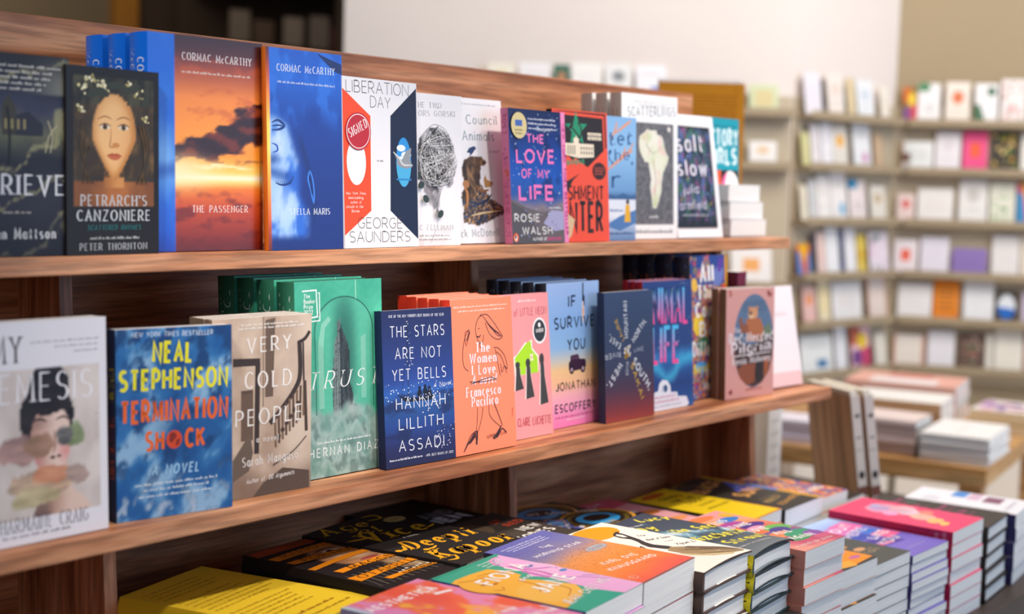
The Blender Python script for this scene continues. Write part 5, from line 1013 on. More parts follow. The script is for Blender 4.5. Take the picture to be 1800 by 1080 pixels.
def a_vice(A):
    Y, O = '#eabb22', '#f2ae26'
    A.text('Age', .08, .885, .64, .835, .115, Y, w=1.1, c=.35, serif=1.1, slant=.25); A.text('of', .34, .765, .58, .74, .07, Y, w=1.0, c=.4, serif=.8, slant=.25); A.text('Vice', .13, .61, .86, .53, .165, Y, w=1.25, c=.35, serif=1.2, slant=.25)
    A.line([(.78, .975), (.92, .95), (.88, .88), (.72, .90)], .03, Y, taper=True); A.line([(.04, .72), (.18, .69), (.34, .665)], .035, Y, taper=True); A.line([(.84, .55), (.93, .555), (.99, .57)], .03, Y, taper=True); A.line([(.24, .70), (.33, .775), (.42, .73)], .03, Y, taper=True)
    A.text('A NOVEL', .42, .52, .60, .50, .018, '#e8e8e4', w=.9)
    A.text('Deepti', .15, .355, .92, .255, .145, O, w=1.25, c=.35, serif=1.2, slant=.25); A.text('Kapoor', .06, .135, .985, .03, .150, O, w=1.3, c=.35, serif=1.2, slant=.25)
    A.line([(.05, .40), (.12, .385), (.2, .44)], .035, O, taper=True); A.line([(.22, .30), (.30, .285), (.38, .30)], .03, O, taper=True); A.line([(.05, .09), (.14, .07), (.22, .12)], .03, O, taper=True); A.ell(.05, .395, .035, .02, O, 10); A.ell(.22, .295, .03, .018, O, 10)
vc = pile(4, 1.2785, 1.121, .980, 10.4, .156, .240, BZ, 'black hardcover with swashy golden blackletter and a pale oval sticker', '%s book down in the pile of golden blackletter covers', 'black golden-lettered hardcovers', a_vice, spine='#1a1818', kind='hard', base='#2b2829', back='#1a1818', inner='#3c3a3a', nx=10, ny=16)
st = MB(); A = Art(st, .156, .240, lambda u, v, k: (u * .156, -.0014 - k, v * .240)); A.ell(.89, .79, .125, .055, '#d8c07c', 30); A.ring(.89, .79, .11, .047, .008, '#a88c48'); A.greek(.81, .97, .795, .014, '#8a7038', 1); A.greek(.82, .96, .775, .012, '#8a7038', 2); st.build('sticker', M_GLOSS, vc)
def a_lien(A):
    A.text('AND', .42, .44, .90, .46, .12, '#8f8c90', w=1.6, track=1.4); A.text('IEN', .40, .27, .88, .29, .13, '#e9e8ea', w=1.8, track=1.4)
bw = make_book('book', 'black book with bold white letters lying deep in the dark bay left of a divider', .150, .19, .028, a_lien, '#141214', base='#1a1819', kind='paper', back='#141214'); lay(bw, 1.470, 1.322, .942, 3)
dup(bw, (1.472, 1.320, .942 - .030), (-math.pi / 2, 0, R_(5)), 'second black book down under the bold white letters in the dark bay', 'black books deep in the dark bay'); bw['group'] = 'black books deep in the dark bay'
dup(bw, (1.468, 1.323, .942 - .060), (-math.pi / 2, 0, R_(2)), 'third black book down under the bold white letters in the dark bay', 'black books deep in the dark bay')
def a_brown(A):
    A.text('OF', .62, .80, .82, .82, .05, '#d84a30', w=1.3); A.text('RED', .66, .70, .98, .73, .05, '#d84a30', w=1.3); A.ell(.2, .8, .3, .15, '#6a5a48', 16); A.rect(.05, .50, .60, .60, '#4e463e'); A.text('NEW', .62, .56, .96, .58, .07, '#ece8e4', w=1.2); A.text('STORIES', .2, .42, .92, .45, .07, '#ece8e4', w=1.2)
pile(4, 1.447, 1.092, .960, 3.0, .140, .222, BZ, 'brown-black book with small red letters between the golden pile and the divider', '%s book down in the brown-black pile left of the divider', 'brown-black books', a_brown, spine='#2a2422', base='#453d38', back='#2a2422')
def a_soul(A):
    B_, Y = '#2c9ce0', '#e8a83c'
    for cx, cy, s in ((.40, .82, 1), (.72, .48, 1)):
        A.ell(cx, cy, .52 * s, .22 * s, Y, 30); A.ell(cx, cy, .47 * s, .195 * s, '#23211f', 30); A.ring(cx, cy, .40, .165, .05, '#6a5c28'); A.ell(cx, cy, .30 * s, .125 * s, B_, 26); A.ell(cx + .02, cy + .02, .2 * s, .07 * s, '#1c1a1c', 20); A.ell(cx - .04, cy - .10, .14, .03, '#58b8ec', 12)
    A.poly([(.0, .62), (.28, .72), (.40, .60), (.24, .46), (0, .42)], '#5a78c8'); A.poly([(.06, .60), (.24, .66), (.30, .58), (.18, .50)], '#4cb0e8'); A.line([(.03, .62), (.26, .69), (.34, .59), (.18, .47)], .02, Y, 0)
    A.text('MY SOUL TWIN', .24, .835, 1.0, .60, .055, '#efeeee', w=1.5); A.dots(40, .02, .4, .3, .6, .03, ['#8a9ae0', '#e8e8f0', '#4058b0'], 3); A.text('FROM THE', .45, .33, .8, .36, .03, Y, w=1.2); A.text('DEEP', .5, .27, .8, .30, .03, Y, w=1.2)
pile(3, 1.6555, 1.150, .932, 0, .143, .232, BZ, 'black book with sky blue eye shapes and golden rings, right of the divider', '%s book down in the blue eye pile right of the divider', 'black blue-eye books', a_soul, spine='#191718', base='#2a2726', back='#191718', gloss=True, spine_art=lambda A: A.text('MY SOUL TWIN', .25, .9, .25, .1, .5, '#cfcfd4', w=1.2))
def a_pkb(A):
    A.poly([(0, .70), (1, .80), (1, 1), (0, 1)], '#d85c78'); A.text('BOOK', .1, .88, .7, .9, .05, '#e8c8d0', w=1.2)
    for x, y, rx, ry, c in ((.3, .66, .26, .07, '#f0964a'), (.5, .60, .2, .045, '#f4f0f0'), (.45, .72, .12, .04, '#5a2a2c'), (.72, .50, .24, .06, '#f09048'), (.6, .53, .1, .035, '#3c3230'), (.4, .34, .24, .06, '#c8ccd8'), (.42, .34, .12, .03, '#5a5e68'), (.75, .25, .22, .05, '#f4a060'), (.3, .18, .2, .04, '#6a88d8'), (.6, .12, .3, .03, '#f0ecf0')): A.ell(x, y, rx, ry, c, 18)
pile(3, 1.805, 1.160, .916, 0, .135, .212, BZ, 'pink book with orange and white blobs between the blue eye pile and the yellow pile', '%s book down in the pink blob pile', 'pink blob books', a_pkb, spine='#d0506c', base='#f2aeb6')
def a_yel2(A):
    A.ell(.45, .93, .3, .05, '#c8641c', 16); A.text('CRIES', .30, .80, .80, .77, .05, '#2a2210', w=1.5); A.text('FOR THE', .32, .70, .84, .67, .05, '#2a2210', w=1.5); A.text('LOST', .40, .60, .82, .575, .05, '#2a2210', w=1.5); A.greek(.4, .85, .50, .03, '#6a5a10', 1); A.greek(.3, .9, .40, .03, '#6a5a10', 2); A.rect(0, 0, 1, .012, '#d85a28'); A.rect(.98, 0, 1, .4, '#e0642c')
pile(3, 1.963, 1.112, .918, 5.0, .124, .222, BZ, 'yellow book with broken black capitals, second yellow pile, in the back row centre right', '%s book down in the pile of yellow books with black capitals', 'yellow black-lettered books', a_yel2, spine='#241c14', base='#f0cf1c', back='#241c14')
def a_blk(A):
    G = '#d8a048'
    A.rect(.90, .0, 1, 1, '#d8a42c'); A.ring(.28, .86, .26, .11, .03, '#8a7a34', 60, 300); A.poly([(.5, .55), (.9, .80), (.9, .52), (.7, .46)], '#4a58b8'); A.poly([(.6, .58), (.88, .70), (.88, .60)], '#7a8ae0'); A.rect(.90, .35, 1, .62, '#6a8ad0')
    A.text('BLACK', .06, .67, .84, .79, .105, '#e0a45c', w=1.5, track=1.4); A.text('SUN', .30, .40, .85, .46, .105, '#e0a45c', w=1.5, track=1.4); A.greek(.05, .4, .90, .02, '#7a7460', 1); A.greek(.08, .45, .86, .02, '#7a7460', 2)
    A.text('REBECCA', .22, .19, .66, .23, .045, '#c0a060', w=1.1); A.text('ROANHORSE', .26, .09, .90, .15, .045, '#d09850', w=1.1); A.greek(.3, .8, .28, .02, '#8a7a50', 3)
pile(2, 2.090, 1.118, .915, 3.2, .148, .236, BZ, 'thick black paperback with peach gold capitals and a gold edge strip, back row right', '%s thick book down under the peach gold capitals', 'thick black gold-lettered paperbacks', a_blk, spine='#1c1917', base='#35322f', back='#1c1917', pages=M_PAGE)
def b_mix(u, v):
    n = fb(u * 5, v * 6, 171); return ('#e07a3c', '#5a4a9c', '#3a6aa8', '#e8a07c', '#d8642c', '#7a3a8c', '#f0b878')[int((n + 1) * 7) % 7]
pile(2, 2.247, 1.140, .905, 1, .120, .185, BZ, 'small many-coloured paperback behind the thick black gold paperback, right end of back row', '%s many-coloured paperback down at the right end of back row', 'many-coloured paperbacks', lambda A: A.text('STARS', .1, .2, .9, .22, .08, '#f0e8e0', w=1.2), spine='#3a6a90', base=b_mix, nx=16, ny=24)
def a_dk(A): A.rect(.15, .55, .5, .8, '#3a80b0'); A.rect(.5, .5, .95, .75, '#dcdcdc'); A.ell(.3, .3, .15, .06, '#8a4a30'); A.text('NIGHT', .1, .08, .9, .1, .1, '#b8b0a8', w=1.2)
pile(3, 2.405, 1.185, .862, 3, .14, .21, TZ, 'dark brown book with blue and white blocks, behind the pink pile', '%s dark brown book down behind the pink pile', 'dark brown books', a_dk, spine='#2c2220', base='#352a26', back='#2c2220', spine_art=lambda A: (A.rect(.2, .3, .8, .5, '#3a80b0'), A.rect(.2, .1, .8, .28, '#dcdcdc')))

# front row
RZ = 0.880
def b_aes(u, v):
    n = fb(u * 2.5, v * 3, 181, 5); m = fb(u * 4, v * 4, 184)
    c = mix('#ee5a3c', '#f4745a', .5 + n); c = mix(c, '#f6b428', sm(.10, .45, m + .3 * sm(.5, .2, v)) * sm(.9, .5, u))
    c = mix(c, '#e85a9c', sm(.35, .05, u - .1 * n) * .9); c = mix(c, '#c4b0e4', sm(.16, .0, u + .06 * n)); c = mix(c, '#b0e0d0', sm(.10, .0, u + .1 * (1 - v)) * .7)
    c = mix(c, '#e48ac0', sm(.0, .3, n + .5 * sm(.6, 1, u) * sm(.7, .2, v)) * .95); return mix(c, '#f4dcea', sm(.15, .4, m + .2 * sm(.5, 0, v)) * sm(.5, 1, u) * .8)
def a_aes(A):
    A.text('AESTHETICA', .06, .835, .885, .815, .062, '#f6e6ec', w=1.2, track=1.6); A.line([(.83, .905), (.87, .925)], .006, '#f0d8e0', 0); A.line([(.83, .925), (.87, .905)], .006, '#f0d8e0', 0)
    A.poly([(.73, .755), (.90, .73), (.92, .745), (.91, .76), (.75, .785), (.73, .775)], '#f6eaf0'); A.text('a novel', .60, .34, .80, .30, .04, '#fbeef2', w=1.2); A.text('Rowbottom', .55, .2, .98, .13, .06, '#f6e4ec', w=1.2)
pile(5, 1.024, .827, 1.006, 7.9, .136, .209, RZ, 'red and pink paperback with white capitals, nearest of the front row, bottom left', '%s book down in the red and pink pile at bottom left', 'red and pink paperbacks', a_aes, spine='#c0b0d8', base=b_aes, nx=50, ny=70, gloss=True)
def a_fio(A):
    G, O, P_ = '#2fa68c', '#f2b43c', '#ecaede'
    A.poly([(0, .86), (.10, .88), (.30, .88), (.55, .86), (.62, .74), (.58, .64), (.45, .62), (.55, .5), (.62, .3), (.5, .2), (.25, .16), (.05, .12), (0, .12)], O); A.ell(.22, .68, .30, .19, O, 30); A.ell(.30, .34, .30, .18, '#f4bc50', 30)
    A.poly([(.72, .92), (.98, .97), (.995, .985), (.995, .0), (.66, .0), (.60, .16), (.62, .34), (.66, .5), (.60, .58), (.70, .66), (.68, .78)], P_); A.ell(.86, .62, .16, .14, '#f0b8e0', 30)
    for p in ([(.70, .86), (.78, .94), (.92, .96)], [(.72, .80), (.80, .66), (.92, .60)], [(.70, .74), (.76, .60), (.72, .48)], [(.68, .68), (.66, .5), (.74, .36)]): A.line(p, .03, '#e878c0'); A.line([(a + .02, b - .01) for a, b in p], .010, '#5a58b8')
    A.line([(.80, .70), (.86, .72), (.92, .70)], .012, '#4a4aa8', taper=True); A.ell(.86, .695, .04, .014, '#5a78c0', 12); A.ell(.93, .50, .05, .02, '#5a8ac8', 12); A.line([(.93, .60), (.97, .565), (.94, .545)], .006, '#5a58b8'); A.line([(.72, .42), (.85, .34), (.95, .2)], .008, '#6a58b8'); A.line([(.9, .36), (.98, .28)], .008, '#5a78c0')
    for p in ([(.06, .84), (.16, .80), (.34, .78)], [(.05, .60), (.12, .56), (.18, .60)], [(.42, .60), (.40, .46), (.25, .38)], [(.3, .82), (.45, .8), (.56, .72)], [(.5, .4), (.48, .28), (.3, .22)], [(.16, .70), (.2, .73), (.26, .72)]): A.line(p, .010, '#c87a28')
    A.ell(.13, .70, .035, .012, '#b8662a', 10); A.ell(.22, .66, .035, .012, '#b8662a', 10)
    for k in range(3): A.greek(.58, .90 - .02 * k, .935 - .033 * k, .018, '#d8f0ea', k, .06)
    A.text('FIONA', .15, .655, .88, .705, .105, '#f8f6f6', w=1.0, track=2); A.text('and', .42, .565, .62, .575, .04, '#f4eef4', w=.9); A.text('JANE', .25, .345, .82, .37, .115, '#f8f6f6', w=1.0, track=2); A.text('JEAN CHEN HO', .10, .125, .92, .185, .062, '#f6f2f4', w=.85, track=2.2)
    A.rect(0, .98, 1, 1, G)
pile(5, 1.162, .845, 1.007, 7.8, .133, .195, RZ, 'paperback with yellow and pink drawn faces on green and white capitals, front row left', '%s book down in the pile of drawn face covers', 'drawn face paperbacks', a_fio, spine='#4a4aa0', base='#2fa68c')
def b_mor(u, v):
    n = fb(u * 3, v * 3, 191, 4); return ramp(v + .06 * n + .08 * (u - .5) * -1, (0, '#ee5a4c'), (.18, '#f07a3c'), (.35, '#f0903c'), (.5, '#e09458'), (.62, '#a88a94'), (.72, '#7a78a8'), (.9, '#5f66ae'), (1, '#6068b4'))
def a_mor(A):
    r = random.Random(8); A.up(); A.frozen = True
    for k in range(430):
        t = r.random(); v = .30 + .52 * t; u = r.random() * (.95 if v < .75 else .7); s = .004 + .006 * r.random(); a = r.random() * 3
        A.line([(u, v), (u + s * 1.6 * math.cos(a), v + s * math.sin(a))], .0055, '#5a3038', 0)
    A.frozen = False
    for k in range(3): A.greek(.12 + .03 * k, .80, .93 - .028 * k, .015, '#d6daf0', k, .06)
    A.text('THE', .43, .785, .585, .765, .030, '#f0ecf2', w=1.0); A.text('MORNING STAR', .14, .705, .83, .665, .033, '#f0ecf2', w=1.0, track=2.6)
    A.ell(.76, .55, .17, .042, '#8f8a92', 30); A.ell(.76, .55, .16, .038, '#b0adb4', 30); A.greek(.64, .88, .555, .012, '#77747c', 1); A.greek(.66, .86, .535, .012, '#77747c', 2)
    A.text('KARL OVE', .30, .335, .78, .285, .040, '#f8eee8', w=1.0, track=2.6); A.text('KNAUSGAARD', .17, .245, .86, .19, .040, '#f8eee8', w=1.0, track=2.6); A.ring(.11, .095, .05, .022, .006, '#f6c8b8'); A.text('24', .08, .088, .14, .088, .016, '#f6c8b8', w=.7)
    A.line([(.55, .165), (.62, .175), (.7, .15)], .004, '#b04a40'); A.rect(.0, .0, 1, .010, '#6a5a58')
pile(3, 1.299, .866, 1.005, 8.0, .138, .212, RZ, 'thick paperback fading from violet to orange with a flock of dots and a grey oval', '%s thick book down under the violet to orange cover', 'thick violet to orange paperbacks', a_mor, spine='#3a3450', base=b_mor, nx=24, ny=40)
def a_goo(A):
    A.ell(.55, .88, .34, .115, '#f29a1c', 40)
    K = '#3a3432'
    A.poly([(.74, .815), (.66, .80), (.60, .775), (.575, .72), (.60, .655), (.56, .60), (.50, .55), (.46, .49), (.50, .40), (.56, .34), (.62, .34), (.62, .42), (.575, .50), (.60, .56), (.66, .62), (.70, .69), (.74, .755), (.745, .79), (.78, .80), (.77, .815)], K); A.poly([(.63, .77), (.68, .785), (.70, .75), (.66, .70), (.62, .715)], '#eae4da')
    A.poly([(.46, .37), (.60, .40), (.74, .32), (.92, .16), (.98, .04), (.90, .03), (.72, .06), (.56, .14), (.46, .24)], '#9c8460'); A.poly([(.44, .30), (.5, .22), (.64, .10), (.8, .05), (.7, .03), (.52, .10), (.42, .22)], '#c8b488'); A.poly([(.62, .36), (.74, .33), (.93, .16), (.985, .06), (.86, .14), (.74, .22)], '#6e5c44')
    for k in range(12): A.line([(.56 + .03 * k, .36 - .024 * k), (.60 + .03 * k, .28 - .02 * k)], .010, '#5c4c38', 0)
    for k in range(8): A.line([(.5 + .04 * k, .20 - .018 * k), (.55 + .04 * k, .16 - .016 * k)], .008, '#8a7450', 0)
    A.line([(.34, .50), (.42, .53), (.38, .48)], .02, '#5a4a3c', taper=True)
    T_ = lambda s, a, va, b, vb, h: A.text(s, a, va, b, vb, h, '#4a4644', w=.55, slant=.35)
    T_('The', .73, .655, .82, .63, .03); T_('Book of Goose', .66, .565, .93, .50, .035); T_('a novel', .74, .475, .84, .455, .018); T_('Yiyun Li', .70, .385, .94, .335, .04)
pile(4, 1.438, .873, .988, 5.5, .136, .222, RZ, 'cream hardcover with a goose and an orange sun, brown boards, front row', '%s brown-boarded book down in the goose pile', 'brown-boarded goose hardcovers', a_goo, spine='#4a3630', base='#ece7de', kind='hard', back='#4a3430', inner='#4a3430', nx=12, ny=16, bend=lambda u, v: .0035 * sm(.35, 0, v) * math.sin(math.pi * min(1, u)))
def b_luc(u, v):
    n = fb(u * 3, v * 4, 201, 5); c = ramp(v, (0, '#6d7880'), (.2, '#5c6870'), (.35, '#4b5960'), (.6, '#45505e'), (1, '#3d4558'))
    s = sm(.0, .35, n + .35 - 3.2 * abs(v - .52 + .35 * (u - .6))); c = mix(c, '#4a8098', s * .9); s2 = sm(.1, .4, n + .28 - 4.5 * abs(v - .47 + .3 * (u - .85))); return mix(c, '#cfe0ec', s2 * .9)
def a_luc(A):
    Y = '#e8dc4c'
    A.poly([(.25, .40), (.45, .44), (.7, .36), (.8, .30), (.5, .30), (.3, .34)], '#3c4a54')
    A.text('Lucy', .60, .90, .98, .80, .070, Y, w=1.3); A.text('by', .235, .78, .48, .725, .095, Y, w=1.3); A.text('the Sea', .39, .605, .99, .49, .080, Y, w=1.3); A.text('a novel', .33, .865, .52, .845, .025, '#e8e8ee', w=.9)
    A.text('Elizabeth', .20, .425, .99, .30, .090, Y, w=1.3); A.text('Strout', .37, .225, .97, .155, .090, Y, w=1.3); A.text('WINNER OF THE PULITZER PRIZE', .20, .135, .80, .085, .018, '#eeeeee', w=.9)
pile(4, 1.5755, .884, .976, 5.8, .131, .232, RZ, 'slate blue hardcover with rounded yellow lettering and a lifted jacket, front row', '%s dark green boarded book with a yellow spine down in its pile', 'slate hardcovers with yellow spines', a_luc, spine='#d8cc20', base=b_luc, kind='hard', back='#25383c', inner='#16272b', nx=30, ny=40, bend=lambda u, v: .0085 * sm(.30, 0, v) * math.sin(math.pi * min(1, .12 + .88 * u)) ** .7, spine_art=lambda A: (A.text('LUCY', .3, .5, .3, .3, .45, '#3a3a20', w=1.1), A.text('STROUT', .3, .2, .3, .02, .4, '#3a3a20', w=1.1)))
def b_aga(u, v):
    n = fb(u * 4, v * 4, 211); return ramp(v + .25 * (u - .5) + .08 * n, (0, '#e8988c'), (.14, '#c84a70'), (.22, '#c0506a'), (.4, '#5a58a8'), (.6, '#e0705c'), (.8, '#f2a878'), (1, '#f0a0a8'))
def a_aga(A):
    B_ = A; A = Art(B_.mb, .136, .210, lambda u, v, k: B_.P((u * .136 - .016) / .120, v, k))
    for x, y, rx, ry, c in ((.45, .93, .3, .05, '#e8804c'), (.72, .80, .2, .05, '#3a80d0'), (.55, .70, .22, .06, '#b04a9c'), (.70, .60, .22, .06, '#50308c'), (.62, .54, .15, .04, '#f0a0c0'), (.52, .47, .22, .05, '#f07848'), (.80, .44, .2, .08, '#6ab858'), (.74, .40, .16, .06, '#4a3a90'), (.55, .33, .22, .06, '#f08a5c'), (.76, .28, .22, .06, '#2f9c74'), (.88, .20, .14, .06, '#8a50a8'), (.60, .20, .2, .05, '#3c9a62'), (.85, .12, .14, .04, '#d05a80'), (.9, .88, .08, .06, '#e8b83c')): A.ell(x, y, rx, ry, c, 20)
    W_ = '#f4f0f0'
    A.text('THIS', .42, .76, .68, .785, .055, W_, w=1.5); A.text('TIME', .40, .635, .76, .62, .055, W_, w=1.5); A.text('LOVE', .42, .49, .72, .475, .055, W_, w=1.5); A.text('ALL', .52, .345, .78, .315, .055, W_, w=1.5); A.text('AGAIN', .46, .20, .84, .16, .058, W_, w=1.5); A.text('A NOVEL BY EMMA', .20, .085, .90, .05, .022, '#f6ece8', w=1.0)
pile(9, 1.709, .881, .962, .8, .120, .210, TZ, 'many-coloured paperback of leafy shapes with white words and a salmon spine', '%s salmon-spined book down in the leafy shapes pile', 'salmon-spined paperbacks', a_aga, spine='#d68c7c', base=b_aga, nx=20, ny=30)
def a_ora(A):
    A.rect(0, .35, 1, 1, '#3a3632'); A.poly([(0, .10), (.5, .02), (1, .04), (1, .36), (.4, .34), (0, .4)], '#f0921c'); A.poly([(.1, .05), (.5, .0), (.6, .1), (.2, .16)], '#e8a83c'); A.text('bright', .1, .24, .7, .27, .05, '#f8f0e8', w=1.2); A.poly([(.55, .26), (.75, .2), (.95, .24), (.8, .3)], '#f4b0c0'); A.ell(.8, .12, .12, .03, '#c86a9c', 10)
pile(6, 1.832, .892, .905, -.1, .128, .205, TZ, 'paperback with an orange band low in the front row beside the salmon-spined pile', '%s book down in the orange band pile', 'orange band paperbacks', a_ora, spine='#e08a28', base='#3a3632')
def a_drk(A):
    for x, y, c in ((.2, .55, '#d8b890'), (.35, .5, '#e8e0d0'), (.5, .42, '#c88a4c'), (.3, .38, '#b8703c'), (.6, .3, '#d8a070')): A.ell(x, y, .12, .035, c, 12)
    A.text('FICTION', .2, .17, .85, .2, .04, '#b09478', w=1.1); A.greek(.3, .8, .25, .03, '#9a8468', 1)
pile(8, 1.964, .899, .888, -.1, .130, .205, TZ, 'charcoal paperback with tan figures between the orange band and purple piles', '%s book down in the charcoal pile', 'charcoal paperbacks', a_drk, spine='#3a4044', base='#4c504e')
def b_pur(u, v):
    n = fb(u * 3, v * 3, 221); return ramp(v + .1 * n, (0, '#7a6ac8'), (.2, '#8070d0'), (.5, '#6a62c0'), (.7, '#9a90dc'), (.88, '#a8c0ee'), (1, '#b4cef4'))
def a_pur(A):
    A.poly([(.15, .80), (.92, .86), (.95, .68), (.2, .62)], '#d878c0'); A.poly([(.5, .84), (.92, .86), (.95, .68), (.6, .67)], '#f070b0'); A.poly([(.15, .6), (.55, .58), (.6, .46), (.2, .48)], '#3a50b8'); A.poly([(.55, .62), (.85, .66), (.9, .54), (.6, .52)], '#3a78d8'); A.poly([(.60, .52), (.98, .52), (.98, .38), (.62, .36)], '#e8689c'); A.poly([(.1, .46), (.6, .40), (.7, .25), (.15, .28)], '#4a3aa0'); A.poly([(.05, .36), (.5, .32), (.5, .28), (.05, .30)], '#e070a8')
    W_ = '#f2e8f4'
    A.text('OUT', .32, .70, .85, .74, .075, W_, w=1.2); A.text('HERE', .22, .555, .86, .62, .07, '#dcd4ee', w=1.2); A.text('LIKE', .42, .42, .94, .46, .07, W_, w=1.2); A.text('YOU', .26, .285, .76, .32, .075, '#d4cdd8', w=1.2); A.greek(.3, .8, .12, .02, '#b0a8e0', 2)
pile(10, 2.098, .896, .879, -.2, .138, .217, TZ, 'thin lavender and purple paperback with blurred pink and blue blocks', '%s thin purple-spined book down in the lavender pile', 'thin purple-spined paperbacks', a_pur, spine='#41357c', base=b_pur, nx=12, ny=20, spine_art=lambda A: A.greek(.2, .9, .1, .02, '#a89cd0', 1))
def a_pnk(A):
    for x, y, rx, ry, c in ((.60, .72, .26, .12, '#f2a0b8'), (.58, .74, .16, .08, '#b89ad8'), (.72, .58, .2, .1, '#f4b8c4'), (.62, .5, .16, .08, '#e8c8d8'), (.50, .36, .16, .10, '#f0b8a8'), (.42, .24, .15, .06, '#f2c07c'), (.75, .40, .1, .06, '#f09080'), (.4, .6, .1, .06, '#e8a8d8'), (.68, .8, .08, .04, '#a8b8e8'), (.35, .15, .1, .03, '#f0d070')): A.ell(x, y, rx, ry, c, 20)
    for k in range(9): A.line([(.45 + .04 * k, .84), (.5 + .03 * k, .66), (.42 + .04 * k, .5)], .012, ('#f8d0d8', '#c8a0d0')[k % 2])
pile(7, 2.245, .892, .892, 1.6, .142, .222, TZ, 'hot pink paperback with a pastel figure, tall pile near the right of the front row', '%s crimson-spined book down in the hot pink pile', 'hot pink paperbacks with crimson spines', a_pnk, spine='#c01c50', base='#f04a78', back='#c8245c', spine_art=lambda A: (A.greek(.2, .9, .05, .03, '#e88aa8', 1), A.text('LOVE', .3, .16, .3, .06, .45, '#e8a0b8', w=1)))
def a_bla(A):
    P_ = '#a84a78'
    for k, (a, b, v) in enumerate(((.3, .9, .80), (.25, .7, .62), (.35, .95, .45), (.3, .8, .28))): A.greek(a, b, v, .06, P_, k, .16); A.greek(a, b, v - .06, .03, '#8a4a6a', k + 9, .1)
    A.ell(.8, .72, .1, .04, '#4a6058', 12); A.ell(.3, .52, .1, .03, '#5a5a44', 12)
pile(5, 2.410, .895, .871, 6.5, .144, .238, TZ, 'black hardcover with plum pink lettering right of the hot pink pile', '%s black-boarded book down in the pile right of the hot pink one', 'black hardcovers with pink lettering', a_bla, spine='#2a2624', base='#3d3936', kind='hard', back='#201c1c', inner='#201c1c')
def a_whi(A):
    A.rect(.62, .55, .98, .68, '#4a90dc'); A.ell(.3, .8, .2, .08, '#dcdce8', 14); A.rect(.55, .42, .98, .53, '#d8b8d0'); A.rect(.5, .22, .9, .38, '#8a5a74'); A.greek(.2, .8, .1, .05, '#c8c4d4', 1)
pile(5, 2.564, .903, .867, 7.3, .135, .210, TZ, 'white paperback with a sky blue block at the right end of the front row', '%s white book down at the right end of the front row', 'white paperbacks with navy spines', a_whi, spine='#3a3470', base='#eeeef6')

# two kraft slipcases standing on the table beyond the pile
def slip(name, label, loc, yaw, tilt):
    t = thing(name, label, 'slipcase', loc, (0, R_(tilt), R_(yaw)), 'kraft slipcases')
    w, d, h = .021, .165, .30
    b = MB(); b.box(0, 0, 0, .0018, d, h); b.box(w - .0018, 0, 0, w, d, h); b.box(.0018, d - .0018, 0, w - .0018, d, h); b.box(.0018, .0018, 0, w - .0018, d - .0018, .002)
    P = lambda u, v, k: (-k, (1 - u) * d, v * h)
    A = Art(b, d, h, P)
    for k in range(2): A.line([(.10, .72 - .004 * k), (.50, .725 - .004 * k), (.76, .70), (.80, .62), (.80, .05)], .02, ('#b89a7c', '#7c5e44')[k], 3)
    A.ell(.90, .80, .045, .03, '#1c1410', 18)
    b.build('case', M_KRAFT, t)
    b = MB(); b.box(0, -.0015, 0, w, .0015, h, '#ddd0c6'); S = lambda u, v, k: (u * w, -.0015 - k, v * h); A = Art(b, w, h, S)
    A.rect(0, .30, 1, .37, '#7c4a3a'); A.ell(.5, .45, .32, .028, '#241c18', 16); A.ell(.55, .86, .28, .014, '#3a302a', 12); A.rect(.25, .705, .75, .715, '#4a4038'); A.greek(.2, .8, .22, .02, '#6a5a50', 1, .3); A.greek(.15, .85, .62, .012, '#8a7a70', 2, .3)
    b.build('spine_label', M_PRINT, t)
    b = MB(); r = random.Random(4)
    for i in range(6): b.box(.003 + i * .0025, .004, .003, .003 + (i + 1) * .0025, d - .004, h + .010 - .002 * r.random(), '#f4f0e4')
    b.build('page_block', M_CREAM, t); return t
slip('kraft_slipcase', 'brown kraft slipcase with a pale spine, standing nearer the walnut shelf', (2.66, 1.245, TZ + .004), -30, -9)
slip('kraft_slipcase', 'brown kraft slipcase with a pale spine, behind and right of its twin', (2.6875, 1.229, TZ + .004), -30, -9)
# things on the table past the display end
b1 = make_book('book', 'tall grey-brown book upright just past the end of the walnut shelf', .080, .262, .022, lambda A: A.greek(.2, .8, .2, .05, '#5a5048', 1), '#a89c90', base='#a89c90'); stand(b1, 2.562, 1.455, TZ, 6, 0)
b2 = make_book('book', 'tall white book upright beside the grey-brown one past the shelf end', .072, .268, .022, lambda A: [A.greek(.2, .8, .8 - .1 * k, .03, '#b8bcc8', k) for k in range(6)], '#e4e6ee', base='#eceef4'); stand(b2, 2.646, 1.464, TZ, 6, 0)
b3 = make_book('book', 'small white book lying flat in front of the tall white book', .11, .07, .05, lambda A: A.greek(.2, .8, .5, .05, '#c8c8cc', 1), '#e8e8ea', base='#f4f4f5'); lay(b3, 2.570, 1.375, TZ + .0503, 4)

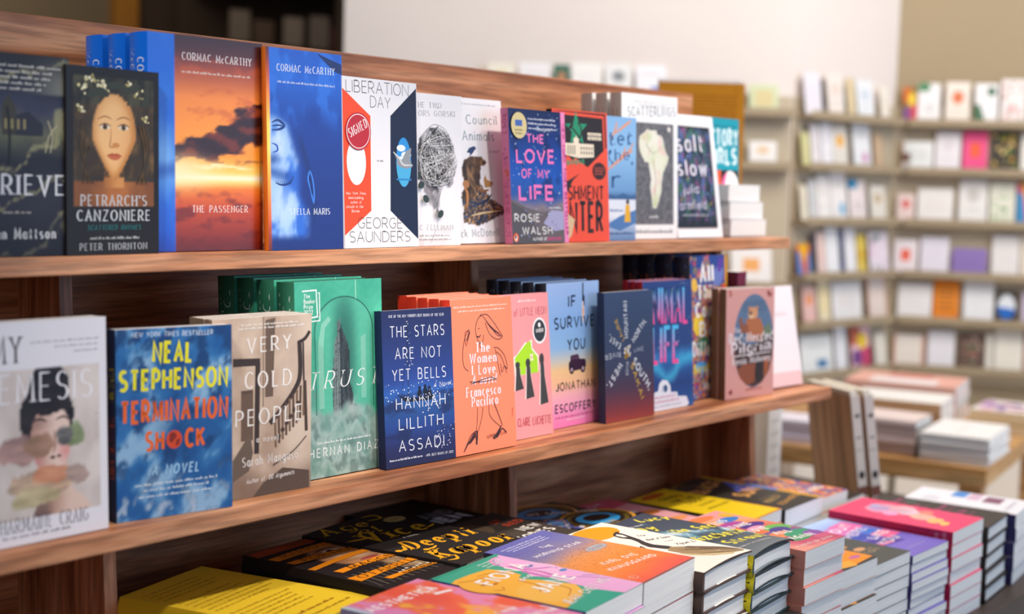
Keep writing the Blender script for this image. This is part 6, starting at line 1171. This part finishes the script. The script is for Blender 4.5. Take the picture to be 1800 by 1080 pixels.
# ------------------------------------------------------------------ oak table behind, with its piles
ot = thing('oak_table', 'pale oak table with book piles behind the kraft slipcases', 'table', (3.607, 1.353, 0), (0, 0, R_(10)))
b = MB(); b.box(0, 0, .685, 1.0, 1.1, .735); b.build('tabletop', M_OAK, ot, bevel=.002)
for x in (.012, .93):
    for y in (.012, 1.03):
        b = MB(); b.box(x, y, 0, x + .06, y + .06, .685); b.build('leg', M_OAK, ot, bevel=.002)
def tbl(x, y): a = R_(10); return (3.607 + x * math.cos(a) - y * math.sin(a), 1.353 + x * math.sin(a) + y * math.cos(a))
def tpile(n, x, y, yaw, W, H, T, label, phrase, group, base, spine, back=None, kind='paper', art=None, **k):
    p = tbl(x, y); bk = make_book('book', label, W, H, T - .0003, art, spine=spine, base=base, back=back or spine, kind=kind, **k)
    lay(bk, p[0], p[1], .735 + n * T, yaw + 10); bk['group'] = group
    for i in range(1, n): dup(bk, (p[0] + .003 * (i % 2), p[1] - .002 * (i % 3), .735 + (n - i) * T), (-math.pi / 2, 0, R_(yaw + 10 + (i % 3 - 1))), phrase % ORD[i - 1], group)
tpile(7, .03, .005, 0, .28, .18, .0105, 'thin white magazine on top of the pile at the near corner of the oak table', '%s thin white magazine down at the near corner of the oak table', 'white magazines at the oak table corner', '#f3f2f0', '#dcdce0', art=lambda A: A.greek(.2, .8, .5, .05, '#d8d4d0', 1))
tpile(4, .05, .20, -2, .17, .21, .024, 'black-boarded book topmost of its pile at the oak table front edge', '%s black-boarded book down at the oak table front edge', 'black-boarded books on the oak table', '#ead8d4', '#cbb8b8', '#2c2220', 'hard', inner='#2c2220')
tpile(3, .05, .46, 3, .15, .19, .021, 'lilac-white book topmost of the pile left of the slipcases on the oak table', '%s lilac-white book down left of the slipcases on the oak table', 'lilac-white books on the oak table', '#eee8f4', '#d4cee0')
tpile(3, .34, .20, 3, .22, .27, .036, 'big white art book on top of the kraft-spined pile on the oak table', '%s big art book down in the kraft-spined pile on the oak table', 'big art books on the oak table', '#f4f2ee', '#c8a078')
tpile(2, .58, -.0, -2, .24, .17, .034, 'cream book with purple flowers on the far side of the oak table', '%s cream book down under the purple flowers on the oak table', 'cream flower books on the oak table', '#f0e8e4', '#d8c4a0', art=lambda A: A.dots(16, .1, .1, .9, .9, .09, ['#b87ac0', '#e8b0c8', '#8a5ab0'], 3))
tpile(4, .62, .22, 4, .28, .34, .030, 'salmon pink box-like book topmost at the back of the oak table', '%s salmon pink book down at the back of the oak table', 'salmon books on the oak table', '#ecb4a4', '#d8a89c', art=lambda A: (A.rect(.1, .2, .5, .8, '#f2eef0'), A.rect(.6, .3, .9, .7, '#d88878')))
